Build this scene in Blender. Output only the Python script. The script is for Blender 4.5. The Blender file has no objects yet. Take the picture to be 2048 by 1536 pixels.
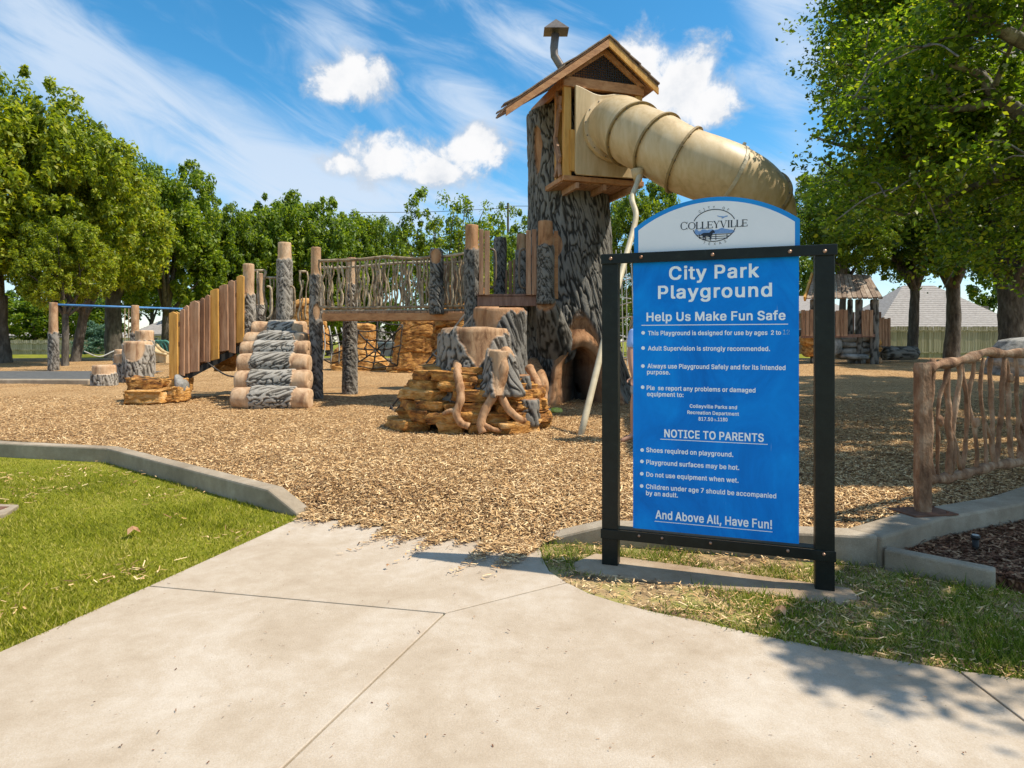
import bpy, math, random
import numpy as np
from mathutils import Vector, Matrix
R = math.radians
rnd = random.Random(7)
S = bpy.context.scene
COL = S.collection

# ------------------------------------------------------------------ camera
CAM_H = 1.4
F, CX, HY = 1280.0, 1024.0, 682.0
cam_d = bpy.data.cameras.new('camera'); cam = bpy.data.objects.new('camera', cam_d); COL.objects.link(cam)
cam.location = (0, 0, CAM_H); cam.rotation_euler = (R(90), 0, 0)
cam_d.sensor_width = 36; cam_d.lens = 36 * F / 2048; cam_d.shift_y = -(768 - HY) / 2048
cam_d.clip_start = 0.05; cam_d.clip_end = 2000
S.camera = cam

# ------------------------------------------------------------------ light
SUN_EL = R(57.5); SUN_DIR = Vector((0.99, -0.135, 0)).normalized()      # horizontal direction towards the sun
sun_d = bpy.data.lights.new('sun', 'SUN'); sun = bpy.data.objects.new('sun', sun_d); COL.objects.link(sun)
sun_d.energy = 5.0; sun_d.angle = R(0.5); sun_d.color = (1.0, 0.92, 0.78)
sv = Vector((SUN_DIR.x * math.cos(SUN_EL), SUN_DIR.y * math.cos(SUN_EL), math.sin(SUN_EL)))
sun.rotation_euler = sv.to_track_quat('Z', 'Y').to_euler()
sun.location = (20, -10, 40)
EXPOSURE = 0.35
S.view_settings.view_transform = 'Standard'; S.view_settings.look = 'None'
S.view_settings.exposure = EXPOSURE; S.view_settings.gamma = 1
S.view_settings.use_curve_mapping = False
S.render.engine = 'CYCLES'
S.cycles.max_bounces = 6; S.cycles.transparent_max_bounces = 6

W = bpy.data.worlds.new('World'); S.world = W; W.use_nodes = True
def build_world():
    nt = W.node_tree; N = nt.nodes; L = nt.links; N.clear()
    out = N.new('ShaderNodeOutputWorld'); bg = N.new('ShaderNodeBackground'); L.new(bg.outputs[0], out.inputs[0])
    bg.inputs['Strength'].default_value = 0.15
    sky = N.new('ShaderNodeTexSky'); sky.sky_type = 'NISHITA'; sky.sun_disc = False
    sky.sun_elevation = SUN_EL; sky.sun_rotation = math.atan2(SUN_DIR.x, SUN_DIR.y)
    sky.altitude = 200; sky.air_density = 1.0; sky.dust_density = 0.3; sky.ozone_density = 3.0
    hs = N.new('ShaderNodeHueSaturation'); hs.inputs['Saturation'].default_value = 1.32; hs.inputs['Hue'].default_value = 0.487
    hs.inputs['Value'].default_value = 1.0
    L.new(sky.outputs[0], hs.inputs['Color'])
    tc = N.new('ShaderNodeTexCoord'); sp = N.new('ShaderNodeSeparateXYZ'); L.new(tc.outputs['Generated'], sp.inputs[0])
    def M(op, a, b=None, c=None, clamp=False):
        n = N.new('ShaderNodeMath'); n.operation = op; n.use_clamp = clamp
        for i, v in enumerate((a, b, c)):
            if v is None: continue
            if isinstance(v, (int, float)): n.inputs[i].default_value = v
            else: L.new(v, n.inputs[i])
        return n.outputs[0]
    az = M('ARCTAN2', sp.outputs[0], sp.outputs[1]); el = M('ARCSINE', sp.outputs[2])
    cv = N.new('ShaderNodeCombineXYZ'); L.new(az, cv.inputs[0]); L.new(el, cv.inputs[1])
    def ang(px, py):
        a = math.atan((px - CX) / F); return a, math.atan((HY - py) / F * math.cos(a))
    def blob(a, e, rx, ry, rot=0):
        mp = N.new('ShaderNodeMapping'); mp.vector_type = 'TEXTURE'
        mp.inputs['Location'].default_value = (a, e, 0); mp.inputs['Rotation'].default_value = (0, 0, rot)
        mp.inputs['Scale'].default_value = (rx, ry, 1)
        L.new(cv.outputs[0], mp.inputs[0])
        ln = N.new('ShaderNodeVectorMath'); ln.operation = 'LENGTH'; L.new(mp.outputs[0], ln.inputs[0])
        return M('SUBTRACT', 1.0, ln.outputs['Value'])
    def noise(scale, detail, rough, stretch=(1, 1, 1), rot=0, off=0, dist=0, typ='POINT'):
        mp = N.new('ShaderNodeMapping'); mp.vector_type = typ; mp.inputs['Scale'].default_value = stretch; mp.inputs['Rotation'].default_value = (0, 0, rot)
        mp.inputs['Location'].default_value = (off, off, 0)
        L.new(cv.outputs[0], mp.inputs[0])
        n = N.new('ShaderNodeTexNoise'); n.inputs['Scale'].default_value = scale; n.inputs['Detail'].default_value = detail
        n.inputs['Roughness'].default_value = rough; n.inputs['Distortion'].default_value = dist
        L.new(mp.outputs[0], n.inputs['Vector']); return n.outputs[0]
    def ss(v, a, b):
        n = N.new('ShaderNodeMapRange'); n.interpolation_type = 'SMOOTHSTEP'; n.inputs['From Min'].default_value = a; n.inputs['From Max'].default_value = b
        L.new(v, n.inputs['Value']); return n.outputs[0]
    px = 1 / F
    cum = None
    spec = [(712, 158, 100, 58, 0), (668, 178, 62, 38, 0), (765, 318, 112, 64, 0), (700, 330, 60, 34, 0), (945, 300, 84, 68, 0), (880, 345, 80, 36, 0),
            (1290, 130, 90, 70, 0), (1370, 160, 100, 82, 0), (1425, 205, 74, 54, 0), (1300, 190, 90, 60, 0)]
    bl = [(*ang(a, b), c * px, d * px, r) for a, b, c, d, r in spec]
    for az_, el_, s_ in ((1.3, .35, .16), (1.75, .5, .2), (2.6, .3, .2), (-1.1, .4, .17), (-1.6, .25, .2), (-2.3, .45, .18), (-2.9, .3, .15), (2.1, .22, .15)):
        bl += [(az_, el_, s_, s_ * .55, 0), (az_ + s_ * .8, el_ - s_ * .15, s_ * .7, s_ * .4, 0)]
    for b in bl:
        o = blob(*b); cum = o if cum is None else M('MAXIMUM', cum, o)
    n1 = noise(13, 9, .62, dist=.25)
    n1s = M('MULTIPLY_ADD', n1, 2.5, -1.25)
    cumd = ss(M('ADD', cum, n1s), -0.06, 0.62)
    # cirrus: long streaks, everywhere, denser along a few broad bands
    cir = None
    cs = [(330, 190, 640, 95, -24), (370, 330, 560, 62, -23), (560, 330, 380, 130, -20), (60, 60, 260, 90, -20), (930, 200, 170, 70, -30), (1060, 90, 260, 60, -26),
          (650, 70, 120, 120, -60), (1590, 250, 120, 420, 12), (880, 400, 420, 70, -8), (1560, 40, 260, 120, -40), (420, 420, 500, 50, -10)]
    cb = [(*ang(a, b), c * px, d * px, R(r)) for a, b, c, d, r in cs]
    cb += [(a, e, .9, .28, R(-20)) for a in (1.3, 2.1, 2.9, -1.3, -2.0, -2.8) for e in (.35, .8)] + [(a, 1.15, 1.4, .3, R(-15)) for a in (-.6, .9, 2.5, -2.2)]  # out-of-view bands added to whiten the light from the sky
    for b in cb:
        o = blob(*b); o = M('MAXIMUM', o, 0.0); cir = o if cir is None else M('ADD', cir, o)
    n2 = noise(4.2, 9, .60, (1, .27, 1), R(-24), 3, dist=.9, typ='TEXTURE'); n3 = noise(2.2, 3, .5, off=8)
    streak = M('ADD', M('MULTIPLY', n2, 1.7), M('MULTIPLY_ADD', n3, .6, -1.02))
    cird = ss(M('ADD', M('MULTIPLY', cir, 0.48), streak), 0.10, 0.95)
    cird = M('MULTIPLY', cird, 0.85)
    low = ss(el, 0.30, 0.02); cird = M('ADD', cird, M('MULTIPLY', low, .22), clamp=True)
    mix1 = N.new('ShaderNodeMix'); mix1.data_type = 'RGBA'; L.new(cird, mix1.inputs[0]); L.new(hs.outputs[0], mix1.inputs[6])
    mix1.inputs[7].default_value = (3.6, 4.2, 5.0, 1)
    shade = noise(15, 6, .6, off=4)
    cr = N.new('ShaderNodeMix'); cr.data_type = 'RGBA'; L.new(ss(M('ADD', M('MULTIPLY', shade, .6), M('MULTIPLY', cumd, .5)), .52, .84), cr.inputs[0])
    cr.inputs[6].default_value = (3.1, 3.45, 3.95, 1); cr.inputs[7].default_value = (5.1, 5.1, 5.15, 1)
    mix2 = N.new('ShaderNodeMix'); mix2.data_type = 'RGBA'; L.new(cumd, mix2.inputs[0]); L.new(mix1.outputs[2], mix2.inputs[6]); L.new(cr.outputs[2], mix2.inputs[7])
    L.new(mix2.outputs[2], bg.inputs['Color'])
build_world()

# ------------------------------------------------------------------ placing helpers
def at(px, py, Y): return Vector(((px - CX) / F * Y, Y, CAM_H - (py - HY) / F * Y))
def sstep(t):
    t = np.clip(t, 0, 1); return t * t * (3 - 2 * t)
MA, MB_ = np.array([-1.648, 5.149]), np.array([0.19, 4.339])
def gz(x, y):
    """mulch surface"""
    x = np.asarray(x, float); y = np.asarray(y, float)
    z = .10 + .35 * sstep((y - 17) / 15)
    ab = MB_ - MA; t = np.clip(((x - MA[0]) * ab[0] + (y - MA[1]) * ab[1]) / ab.dot(ab), 0.06, .94)
    d = np.hypot(x - MA[0] - t * ab[0], y - MA[1] - t * ab[1])
    z = z - .082 * (1 - sstep(d / 1.1))
    return z
def g(px, py):
    z = .1
    for _ in range(30):
        Y = (CAM_H - z) * F / (py - HY); z = float(gz((px - CX) / F * Y, Y)) * .5 + z * .5
    p = at(px, py, Y); p.z = z; return p
def g0(px, py):
    Y = CAM_H * F / (py - HY); return Vector(((px - CX) / F * Y, Y, 0))

# ------------------------------------------------------------------ noise
def _h(i, j, k, s):
    n = (i * 374761393 + j * 668265263 + k * 1442695041 + s * 974634777) & 0xffffffff
    n = ((n ^ (n >> 13)) * 1274126177) & 0xffffffff
    return ((n ^ (n >> 16)) & 0xffff) / 65535.0
def vn(x, y, z, s=0):
    x, y, z = np.broadcast_arrays(np.asarray(x, float), np.asarray(y, float), np.asarray(z, float))
    i, j, k = np.floor(x).astype(np.int64), np.floor(y).astype(np.int64), np.floor(z).astype(np.int64)
    u, v, w = x - i, y - j, z - k
    u = u * u * (3 - 2 * u); v = v * v * (3 - 2 * v); w = w * w * (3 - 2 * w)
    def H(a, b, c): return _h(i + a, j + b, k + c, s)
    return ((H(0,0,0)*(1-u)+H(1,0,0)*u)*(1-v)+(H(0,1,0)*(1-u)+H(1,1,0)*u)*v)*(1-w)+((H(0,0,1)*(1-u)+H(1,0,1)*u)*(1-v)+(H(0,1,1)*(1-u)+H(1,1,1)*u)*v)*w
def fbm(x, y, z, o=4, s=0):
    t = 0; a = 1; n = 0
    for q in range(o):
        t = t + a * vn(x * 2**q, y * 2**q, z * 2**q, s + q * 17); n += a; a *= .5
    return t / n

# ------------------------------------------------------------------ objects
ORG = {}
def tag(o, label=None, cat=None, group=None, kind=None):
    if label: o['label'] = label
    if cat: o['category'] = cat
    if group: o['group'] = group
    if kind: o['kind'] = kind
    return o
def thing(name, loc, label, cat, group=None):
    o = bpy.data.objects.new(name, None); COL.objects.link(o); o.location = loc; o.empty_display_size = .2
    ORG[o.name] = Vector(loc); return tag(o, label, cat, group)
def mesh_from(name, V, Fc, smooth=False, attrs=None):
    me = bpy.data.meshes.new(name)
    V = np.asarray(V, dtype=np.float32)
    if isinstance(Fc, np.ndarray):
        nf, k = Fc.shape
        me.vertices.add(len(V)); me.vertices.foreach_set('co', V.ravel())
        me.loops.add(nf * k); me.loops.foreach_set('vertex_index', Fc.astype(np.int32).ravel())
        me.polygons.add(nf); me.polygons.foreach_set('loop_start', np.arange(0, nf * k, k, dtype=np.int32))
        me.update(calc_edges=True)
    else:
        me.from_pydata(V.tolist(), [], [list(f) for f in Fc]); me.update()
    if smooth: me.polygons.foreach_set('use_smooth', np.ones(len(me.polygons), dtype=bool))
    for k, a in (attrs or {}).items():
        at_ = me.attributes.new(k, 'FLOAT', 'POINT'); at_.data.foreach_set('value', np.asarray(a, dtype=np.float32).ravel())
    return me
def mk(name, geo, mat, parent=None, smooth=False, attrs=None, bevel=0, loc=None):
    """geo = (verts in world coordinates, faces). Origin = parent's origin, or loc / base centre for a top-level mesh."""
    V, Fc = geo; V = np.asarray(V, dtype=np.float64).reshape(-1, 3)
    if parent is not None: org = ORG[parent.name]
    elif loc is not None: org = Vector(loc)
    else: org = Vector((*((V.min(0) + V.max(0)) / 2)[:2], V[:, 2].min()))
    me = mesh_from(name, V - np.array(org), Fc, smooth, attrs)
    if isinstance(mat, (list, tuple)):
        for m_ in mat: me.materials.append(m_)
    elif mat: me.materials.append(mat)
    o = bpy.data.objects.new(name, me); COL.objects.link(o)
    if parent is not None: o.parent = parent; ORG[o.name] = org
    else: o.location = org; ORG[o.name] = org
    if bevel:
        b = o.modifiers.new('bevel', 'BEVEL'); b.width = bevel; b.segments = 2; b.limit_method = 'ANGLE'; b.angle_limit = R(35)
    return o
def join(*gs):
    Vs, Fs, n = [], [], 0
    for V, Fc in gs:
        V = np.asarray(V, float).reshape(-1, 3); Vs.append(V)
        for f in (Fc.tolist() if isinstance(Fc, np.ndarray) else Fc): Fs.append([i + n for i in f])
        n += len(V)
    return np.vstack(Vs), Fs
BF = [(0,3,2,1),(4,5,6,7),(0,1,5,4),(1,2,6,5),(2,3,7,6),(3,0,4,7)]
def obox(c, ax, ay, az):
    c, ax, ay, az = (np.array(q, float) for q in (c, ax, ay, az))
    return np.array([c + sx*ax + sy*ay + sz*az for sz in (-1, 1) for sx, sy in ((-1,-1),(1,-1),(1,1),(-1,1))]), BF
def box(x0, x1, y0, y1, z0, z1): return obox(((x0+x1)/2,(y0+y1)/2,(z0+z1)/2), ((x1-x0)/2,0,0), (0,(y1-y0)/2,0), (0,0,(z1-z0)/2))
def beam(p0, p1, w, h, up=(0, 0, 1)):
    p0, p1 = Vector(p0), Vector(p1); d = p1 - p0; L_ = d.length; d.normalize(); up = Vector(up)
    s = d.cross(up); 
    if s.length < 1e-4: s = d.cross(Vector((0, 1, 0)))
    s.normalize(); u = s.cross(d)
    return obox((p0 + p1) / 2, s * w / 2, d * L_ / 2, u * h / 2)
def cr(pts, n=8):
    P = [Vector(p) for p in pts]; P = [P[0]*2-P[1]] + P + [P[-1]*2-P[-2]]; out = []
    for i in range(1, len(P) - 2):
        for k in range(n):
            t = k / n; a, b, c, d = P[i-1], P[i], P[i+1], P[i+2]
            out.append(.5*((2*b)+(c-a)*t+(2*a-5*b+4*c-d)*t*t+(3*b-a-3*c+d)*t**3))
    out.append(P[-2].copy()); return out
def tube(path, radii, n=8, caps=True, jit=0):
    path = [Vector(p) for p in path]; m = len(path)
    if isinstance(radii, (int, float)): radii = [radii] * m
    V, Fs = [], []; T0 = (path[1] - path[0]).normalized()
    a = T0.orthogonal().normalized()
    for i in range(m):
        T = (path[min(i+1, m-1)] - path[max(i-1, 0)]).normalized()
        a = (a - T * a.dot(T)).normalized(); b = T.cross(a)
        for k in range(n):
            th = 2*math.pi*k/n; r = radii[i] * (1 + (rnd.uniform(-jit, jit) if jit else 0))
            V.append(path[i] + (a*math.cos(th) + b*math.sin(th)) * r)
    for i in range(m-1):
        for k in range(n):
            k2 = (k+1) % n; Fs.append((i*n+k, i*n+k2, (i+1)*n+k2, (i+1)*n+k))
    if caps: Fs.append(tuple(range(n-1, -1, -1))); Fs.append(tuple((m-1)*n+k for k in range(n)))
    return np.array(V), Fs
def prism(poly, z0, z1):
    """poly: list of (x,y) ; counter-clockwise"""
    A = sum(poly[i][0]*poly[(i+1)%len(poly)][1]-poly[(i+1)%len(poly)][0]*poly[i][1] for i in range(len(poly)))
    if A < 0: poly = poly[::-1]
    n = len(poly); V = [(x, y, z0) for x, y in poly] + [(x, y, z1) for x, y in poly]
    return np.array(V), [tuple(range(n-1, -1, -1)), tuple(range(n, 2*n))] + [(i, (i+1)%n, n+(i+1)%n, n+i) for i in range(n)]
def inset(poly, d):
    out = []; n = len(poly)
    A = sum(poly[i][0]*poly[(i+1)%n][1]-poly[(i+1)%n][0]*poly[i][1] for i in range(n)); s = 1 if A > 0 else -1
    for i in range(n):
        p, a, b = (Vector(poly[j % n][:2]) for j in (i, i-1, i+1))
        e1 = (p-a).normalized(); e2 = (b-p).normalized(); n1 = Vector((-e1.y, e1.x))*s; n2 = Vector((-e2.y, e2.x))*s
        q = (n1+n2); q = q / max(.25, q.dot(n1)) ; out.append(tuple(p + q*d))
    return out
def inpoly(x, y, poly):
    c = np.zeros(x.shape, bool); n = len(poly)
    for i in range(n):
        x0, y0 = poly[i][:2]; x1, y1 = poly[(i+1) % n][:2]
        if y0 == y1: continue
        m = ((y0 > y) != (y1 > y)) & (x < (x1-x0)*(y-y0)/(y1-y0)+x0); c ^= m
    return c

# ------------------------------------------------------------------ materials
def newmat(name):
    m = bpy.data.materials.new(name); m.use_nodes = True; nt = m.node_tree
    return m, nt, nt.nodes, nt.links, nt.nodes['Principled BSDF']
def ramp(N, L, fac, stops):
    r = N.new('ShaderNodeValToRGB'); e = r.color_ramp.elements
    while len(e) < len(stops): e.new(.5)
    for i, (p, c) in enumerate(stops): e[i].position = p; e[i].color = (*c, 1)
    L.new(fac, r.inputs[0]); return r.outputs[0]
def tex(N, L, kind, scale, detail=5, rough=.6, stretch=(1,1,1), coord='Object', dist=0, **kw):
    tc = N.new('ShaderNodeTexCoord'); mp = N.new('ShaderNodeMapping'); mp.inputs['Scale'].default_value = stretch
    L.new(tc.outputs[coord], mp.inputs[0])
    if kind == 'noise':
        n = N.new('ShaderNodeTexNoise'); n.inputs['Detail'].default_value = detail; n.inputs['Roughness'].default_value = rough; n.inputs['Distortion'].default_value = dist; o = 0
    else:
        n = N.new('ShaderNodeTexVoronoi'); n.feature = kw.get('feature', 'F1'); o = kw.get('out', 0)
    n.inputs['Scale'].default_value = scale; L.new(mp.outputs[0], n.inputs['Vector']); return n.outputs[o]
def bumpn(N, L, h, strength, dist, normal=None):
    b = N.new('ShaderNodeBump'); b.inputs['Strength'].default_value = strength; b.inputs['Distance'].default_value = dist
    L.new(h, b.inputs['Height'])
    if normal: L.new(normal, b.inputs['Normal'])
    return b.outputs[0]
def nmat(name, stops, scale=4, stretch=(1,1,1), rough=.8, bump=.4, bscale=40, bdist=.01, spec=.3, detail=6, metal=0, island=0, bstretch=None, dist=.3):
    m, nt, N, L, B = newmat(name)
    f = tex(N, L, 'noise', scale, detail, .65, stretch, dist=dist)
    if island:
        gi = N.new('ShaderNodeObjectInfo'); ma = N.new('ShaderNodeMath'); ma.operation = 'MULTIPLY_ADD'; L.new(gi.outputs['Random'], ma.inputs[0]); ma.inputs[1].default_value = island; ma.inputs[2].default_value = -island/2
        ad = N.new('ShaderNodeMath'); L.new(f, ad.inputs[0]); L.new(ma.outputs[0], ad.inputs[1]); f = ad.outputs[0]
    L.new(ramp(N, L, f, stops), B.inputs['Base Color'])
    B.inputs['Roughness'].default_value = rough; B.inputs['Specular IOR Level'].default_value = spec; B.inputs['Metallic'].default_value = metal
    if bump:
        h = tex(N, L, 'noise', bscale, 5, .6, bstretch or stretch)
        L.new(bumpn(N, L, h, bump, bdist), B.inputs['Normal'])
    return m
def barkmat(name, dark, mid, lite, tan0, tan1, tan2):
    m, nt, N, L, B = newmat(name)
    ab = N.new('ShaderNodeAttribute'); ab.attribute_name = 'bark'; ar = N.new('ShaderNodeAttribute'); ar.attribute_name = 'ridge'
    n = tex(N, L, 'noise', 14, 5, .7); ma = N.new('ShaderNodeMath'); ma.operation = 'MULTIPLY_ADD'; L.new(n, ma.inputs[0]); ma.inputs[1].default_value = .5; 
    L.new(ar.outputs['Fac'], ma.inputs[2])
    sb = N.new('ShaderNodeMath'); sb.operation = 'SUBTRACT'; L.new(ma.outputs[0], sb.inputs[0]); sb.inputs[1].default_value = .25
    cb = ramp(N, L, sb.outputs[0], [(.08, dark), (.45, mid), (.95, lite)])
    t1 = tex(N, L, 'noise', 5, 7, .65, (1,1,.35), dist=.6); ct = ramp(N, L, t1, [(.34, tan0), (.48, tan1), (.68, tan2)])
    mx = N.new('ShaderNodeMix'); mx.data_type = 'RGBA'; L.new(ab.outputs['Fac'], mx.inputs[0]); L.new(ct, mx.inputs[6]); L.new(cb, mx.inputs[7])
    L.new(mx.outputs[2], B.inputs['Base Color']); B.inputs['Roughness'].default_value = .75; B.inputs['Specular IOR Level'].default_value = .3
    h1 = tex(N, L, 'noise', 38, 7, .75, (1,1,.35)); L.new(bumpn(N, L, h1, .8, .02), B.inputs['Normal'])
    return m
M_ = {}
M_['log'] = barkmat('bark_and_cut_wood', (.045,.038,.03), (.125,.11,.092), (.29,.265,.23), (.18,.085,.04), (.40,.235,.125), (.56,.37,.22))
M_['logpale'] = barkmat('weathered_bark', (.055,.046,.037), (.19,.17,.14), (.40,.365,.315), (.28,.15,.08), (.51,.325,.185), (.64,.46,.30))
M_['logdark'] = barkmat('dark_bark', (.03,.027,.022), (.09,.082,.070), (.225,.21,.185), (.20,.085,.035), (.38,.19,.085), (.50,.29,.155))
M_['rock'] = nmat('ochre_sandstone', [(.30,(.06,.025,.010)),(.42,(.30,.125,.03)),(.54,(.54,.26,.06)),(.72,(.66,.42,.19))], scale=4.5, stretch=(1,1,2.4), bump=1.0, bscale=14, bdist=.05, island=.16)
M_['rockgrey'] = nmat('grey_rock', [(.3,(.10,.10,.09)),(.5,(.26,.25,.23)),(.7,(.42,.40,.37))], scale=4, bump=.8, bscale=25, bdist=.02)
M_['root'] = nmat('root_wood', [(.34,(.17,.075,.03)),(.48,(.38,.205,.10)),(.7,(.55,.35,.20))], scale=9, stretch=(1,1,.4), bump=.7, bscale=30)
M_['plank_y'] = nmat('golden_plank', [(.3,(.42,.20,.045)),(.5,(.60,.31,.07)),(.7,(.66,.38,.11))], scale=5, stretch=(3,3,.35), bump=.35, bscale=30, rough=.6)
M_['plank_b'] = nmat('reddish_brown_plank', [(.3,(.22,.11,.06)),(.5,(.37,.205,.115)),(.7,(.48,.29,.18))], scale=5, stretch=(3,3,.35), bump=.35, bscale=30, rough=.65, island=.2)
M_['plank_d'] = nmat('dark_brown_plank', [(.3,(.12,.06,.04)),(.5,(.21,.11,.075)),(.7,(.30,.17,.12))], scale=5, stretch=(3,3,.35), bump=.35, bscale=30, rough=.65, island=.2)
M_['beam_o'] = nmat('orange_brown_beam', [(.3,(.30,.13,.05)),(.5,(.46,.22,.09)),(.7,(.54,.29,.13))], scale=5, stretch=(1,1,2.5), bump=.35, bscale=30, rough=.6)
M_['twig'] = nmat('twig_rail', [(.3,(.17,.115,.065)),(.5,(.34,.255,.16)),(.7,(.52,.43,.30))], scale=10, bump=.5, bscale=50, island=.25)
M_['fence_log'] = nmat('brown_sculpted_rail', [(.32,(.11,.052,.026)),(.5,(.28,.155,.085)),(.70,(.48,.33,.215))], scale=9, stretch=(1,1,.5), bump=1.0, bscale=45, bdist=.015)
M_['slide'] = nmat('cream_plastic', [(.3,(.43,.30,.145)),(.5,(.56,.41,.22)),(.72,(.64,.50,.31))], scale=2.2, stretch=(2.6,2.6,.45), bump=.12, bscale=6, rough=.47, spec=.4)
M_['slide_band'] = nmat('cream_flange', [(.3,(.20,.13,.05)),(.7,(.36,.26,.12))], scale=6, bump=.1, rough=.5)
M_['pole'] = nmat('cream_pole', [(.3,(.44,.36,.23)),(.7,(.60,.52,.37))], scale=5, bump=.1, rough=.5)
M_['steel'] = nmat('dull_brown_sheet_metal', [(.3,(.12,.10,.085)),(.7,(.24,.20,.17))], scale=5, bump=.1, rough=.45, metal=.5)
M_['black'] = nmat('black_mesh', [(.3,(.012,.012,.012)),(.7,(.03,.028,.025))], rough=.5, bump=0)
M_['handle'] = nmat('brown_steel_handle', [(.3,(.10,.075,.05)),(.7,(.2,.15,.10))], rough=.4, bump=0)
M_['rope'] = nmat('dark_rope', [(.3,(.03,.027,.025)),(.7,(.09,.08,.07))], bump=.3, rough=.8)
M_['ropel'] = nmat('grey_rope', [(.3,(.3,.3,.28)),(.7,(.5,.5,.47))], bump=.3, rough=.8)
M_['bluesteel'] = nmat('blue_painted_bar', [(.3,(.05,.17,.40)),(.7,(.10,.27,.52))], bump=0, rough=.4)
M_['frame'] = nmat('dark_green_painted_steel', [(.35,(.003,.0055,.0045)),(.62,(.007,.011,.009)),(.80,(.03,.036,.03))], scale=14, detail=9, bump=.15, bscale=30, rough=.42, spec=.28)
M_['bolt'] = nmat('copper_bolt', [(.3,(.30,.16,.10)),(.7,(.55,.36,.26))], rough=.4, metal=.7, bump=0)
M_['signwhite'] = nmat('white_sign_face', [(.3,(.72,.74,.79)),(.7,(.80,.81,.85))], scale=2, bump=0, rough=.35)
M_['text'] = nmat('white_lettering', [(.3,(.76,.83,.88)),(.7,(.86,.90,.93))], scale=20, bump=0, rough=.45)
M_['textfade'] = nmat('faded_lettering', [(.45,(.03,.26,.62)),(.6,(.5,.68,.8))], scale=160, bump=0, rough=.5)
M_['ink'] = nmat('dark_blue_ink', [(.3,(.012,.018,.035)),(.7,(.02,.03,.05))], bump=0, rough=.5)
M_['inkblue'] = nmat('blue_print', [(.3,(.10,.22,.50)),(.7,(.22,.36,.62))], scale=60, bump=0, rough=.5)
M_['rim'] = nmat('blue_sign_rim', [(.3,(.003,.22,.62)),(.7,(.005,.27,.70))], bump=0, rough=.35)
M_['trunk'] = nmat('tree_bark', [(.3,(.035,.028,.022)),(.5,(.10,.085,.068)),(.7,(.19,.17,.14))], scale=7, stretch=(1,1,.3), bump=1.0, bscale=18, bdist=.04)
M_['rust'] = nmat('rusty_plate', [(.3,(.10,.045,.025)),(.7,(.22,.11,.07))], scale=12, bump=.4, rough=.8)
M_['roofgrey'] = nmat('grey_shingle_roof', [(.3,(.26,.23,.21)),(.5,(.34,.31,.285)),(.7,(.42,.385,.36))], scale=5, stretch=(1,1,3), bump=.6, bscale=6, rough=.9)
M_['brick'] = nmat('brick_wall', [(.3,(.28,.17,.12)),(.7,(.40,.27,.20))], scale=9, bump=.4)
M_['cream'] = nmat('cream_wall', [(.3,(.55,.52,.46)),(.7,(.68,.65,.58))], scale=3, bump=.1)
M_['glass'] = nmat('window_glass', [(.3,(.03,.035,.04)),(.7,(.05,.06,.07))], rough=.08, bump=0, spec=.8)
M_['fence'] = nmat('mossy_cedar_picket', [(.32,(.17,.16,.08)),(.5,(.36,.325,.22)),(.7,(.52,.48,.37))], scale=2.5, stretch=(3,3,.6), bump=.4, island=.2)
M_['white'] = nmat('white_paint', [(.3,(.68,.68,.66)),(.7,(.78,.78,.76))], bump=0)
M_['green'] = nmat('green_plastic', [(.3,(.05,.16,.13)),(.7,(.08,.24,.19))], bump=0, rough=.4)
M_['lime'] = nmat('lime_plastic', [(.4,(.45,.55,.05)),(.6,(.75,.78,.25))], scale=14, bump=0, rough=.4)
M_['roofwood'] = nmat('weathered_roof_board', [(.3,(.13,.085,.06)),(.5,(.24,.17,.12)),(.7,(.38,.30,.23))], scale=6, bump=.5, island=.25)
M_['skin'] = nmat('skin', [(.3,(.42,.22,.14)),(.7,(.50,.28,.19))], bump=0, rough=.5)
M_['shirt'] = nmat('pale_blue_cloth', [(.3,(.26,.38,.68)),(.7,(.34,.46,.75))], bump=.2, rough=.9)
M_['shorts'] = nmat('grey_cloth', [(.3,(.30,.30,.31)),(.7,(.40,.40,.41))], bump=.2, rough=.9)
M_['hair'] = nmat('brown_hair', [(.3,(.03,.018,.01)),(.7,(.07,.04,.025))], bump=.4, rough=.6)
M_['crack_shade'] = nmat('crack_shade_brown', [(.3,(.10,.06,.03)),(.7,(.22,.14,.08))], bump=.6)  # dark brown standing for the shade in rock cracks

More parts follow.
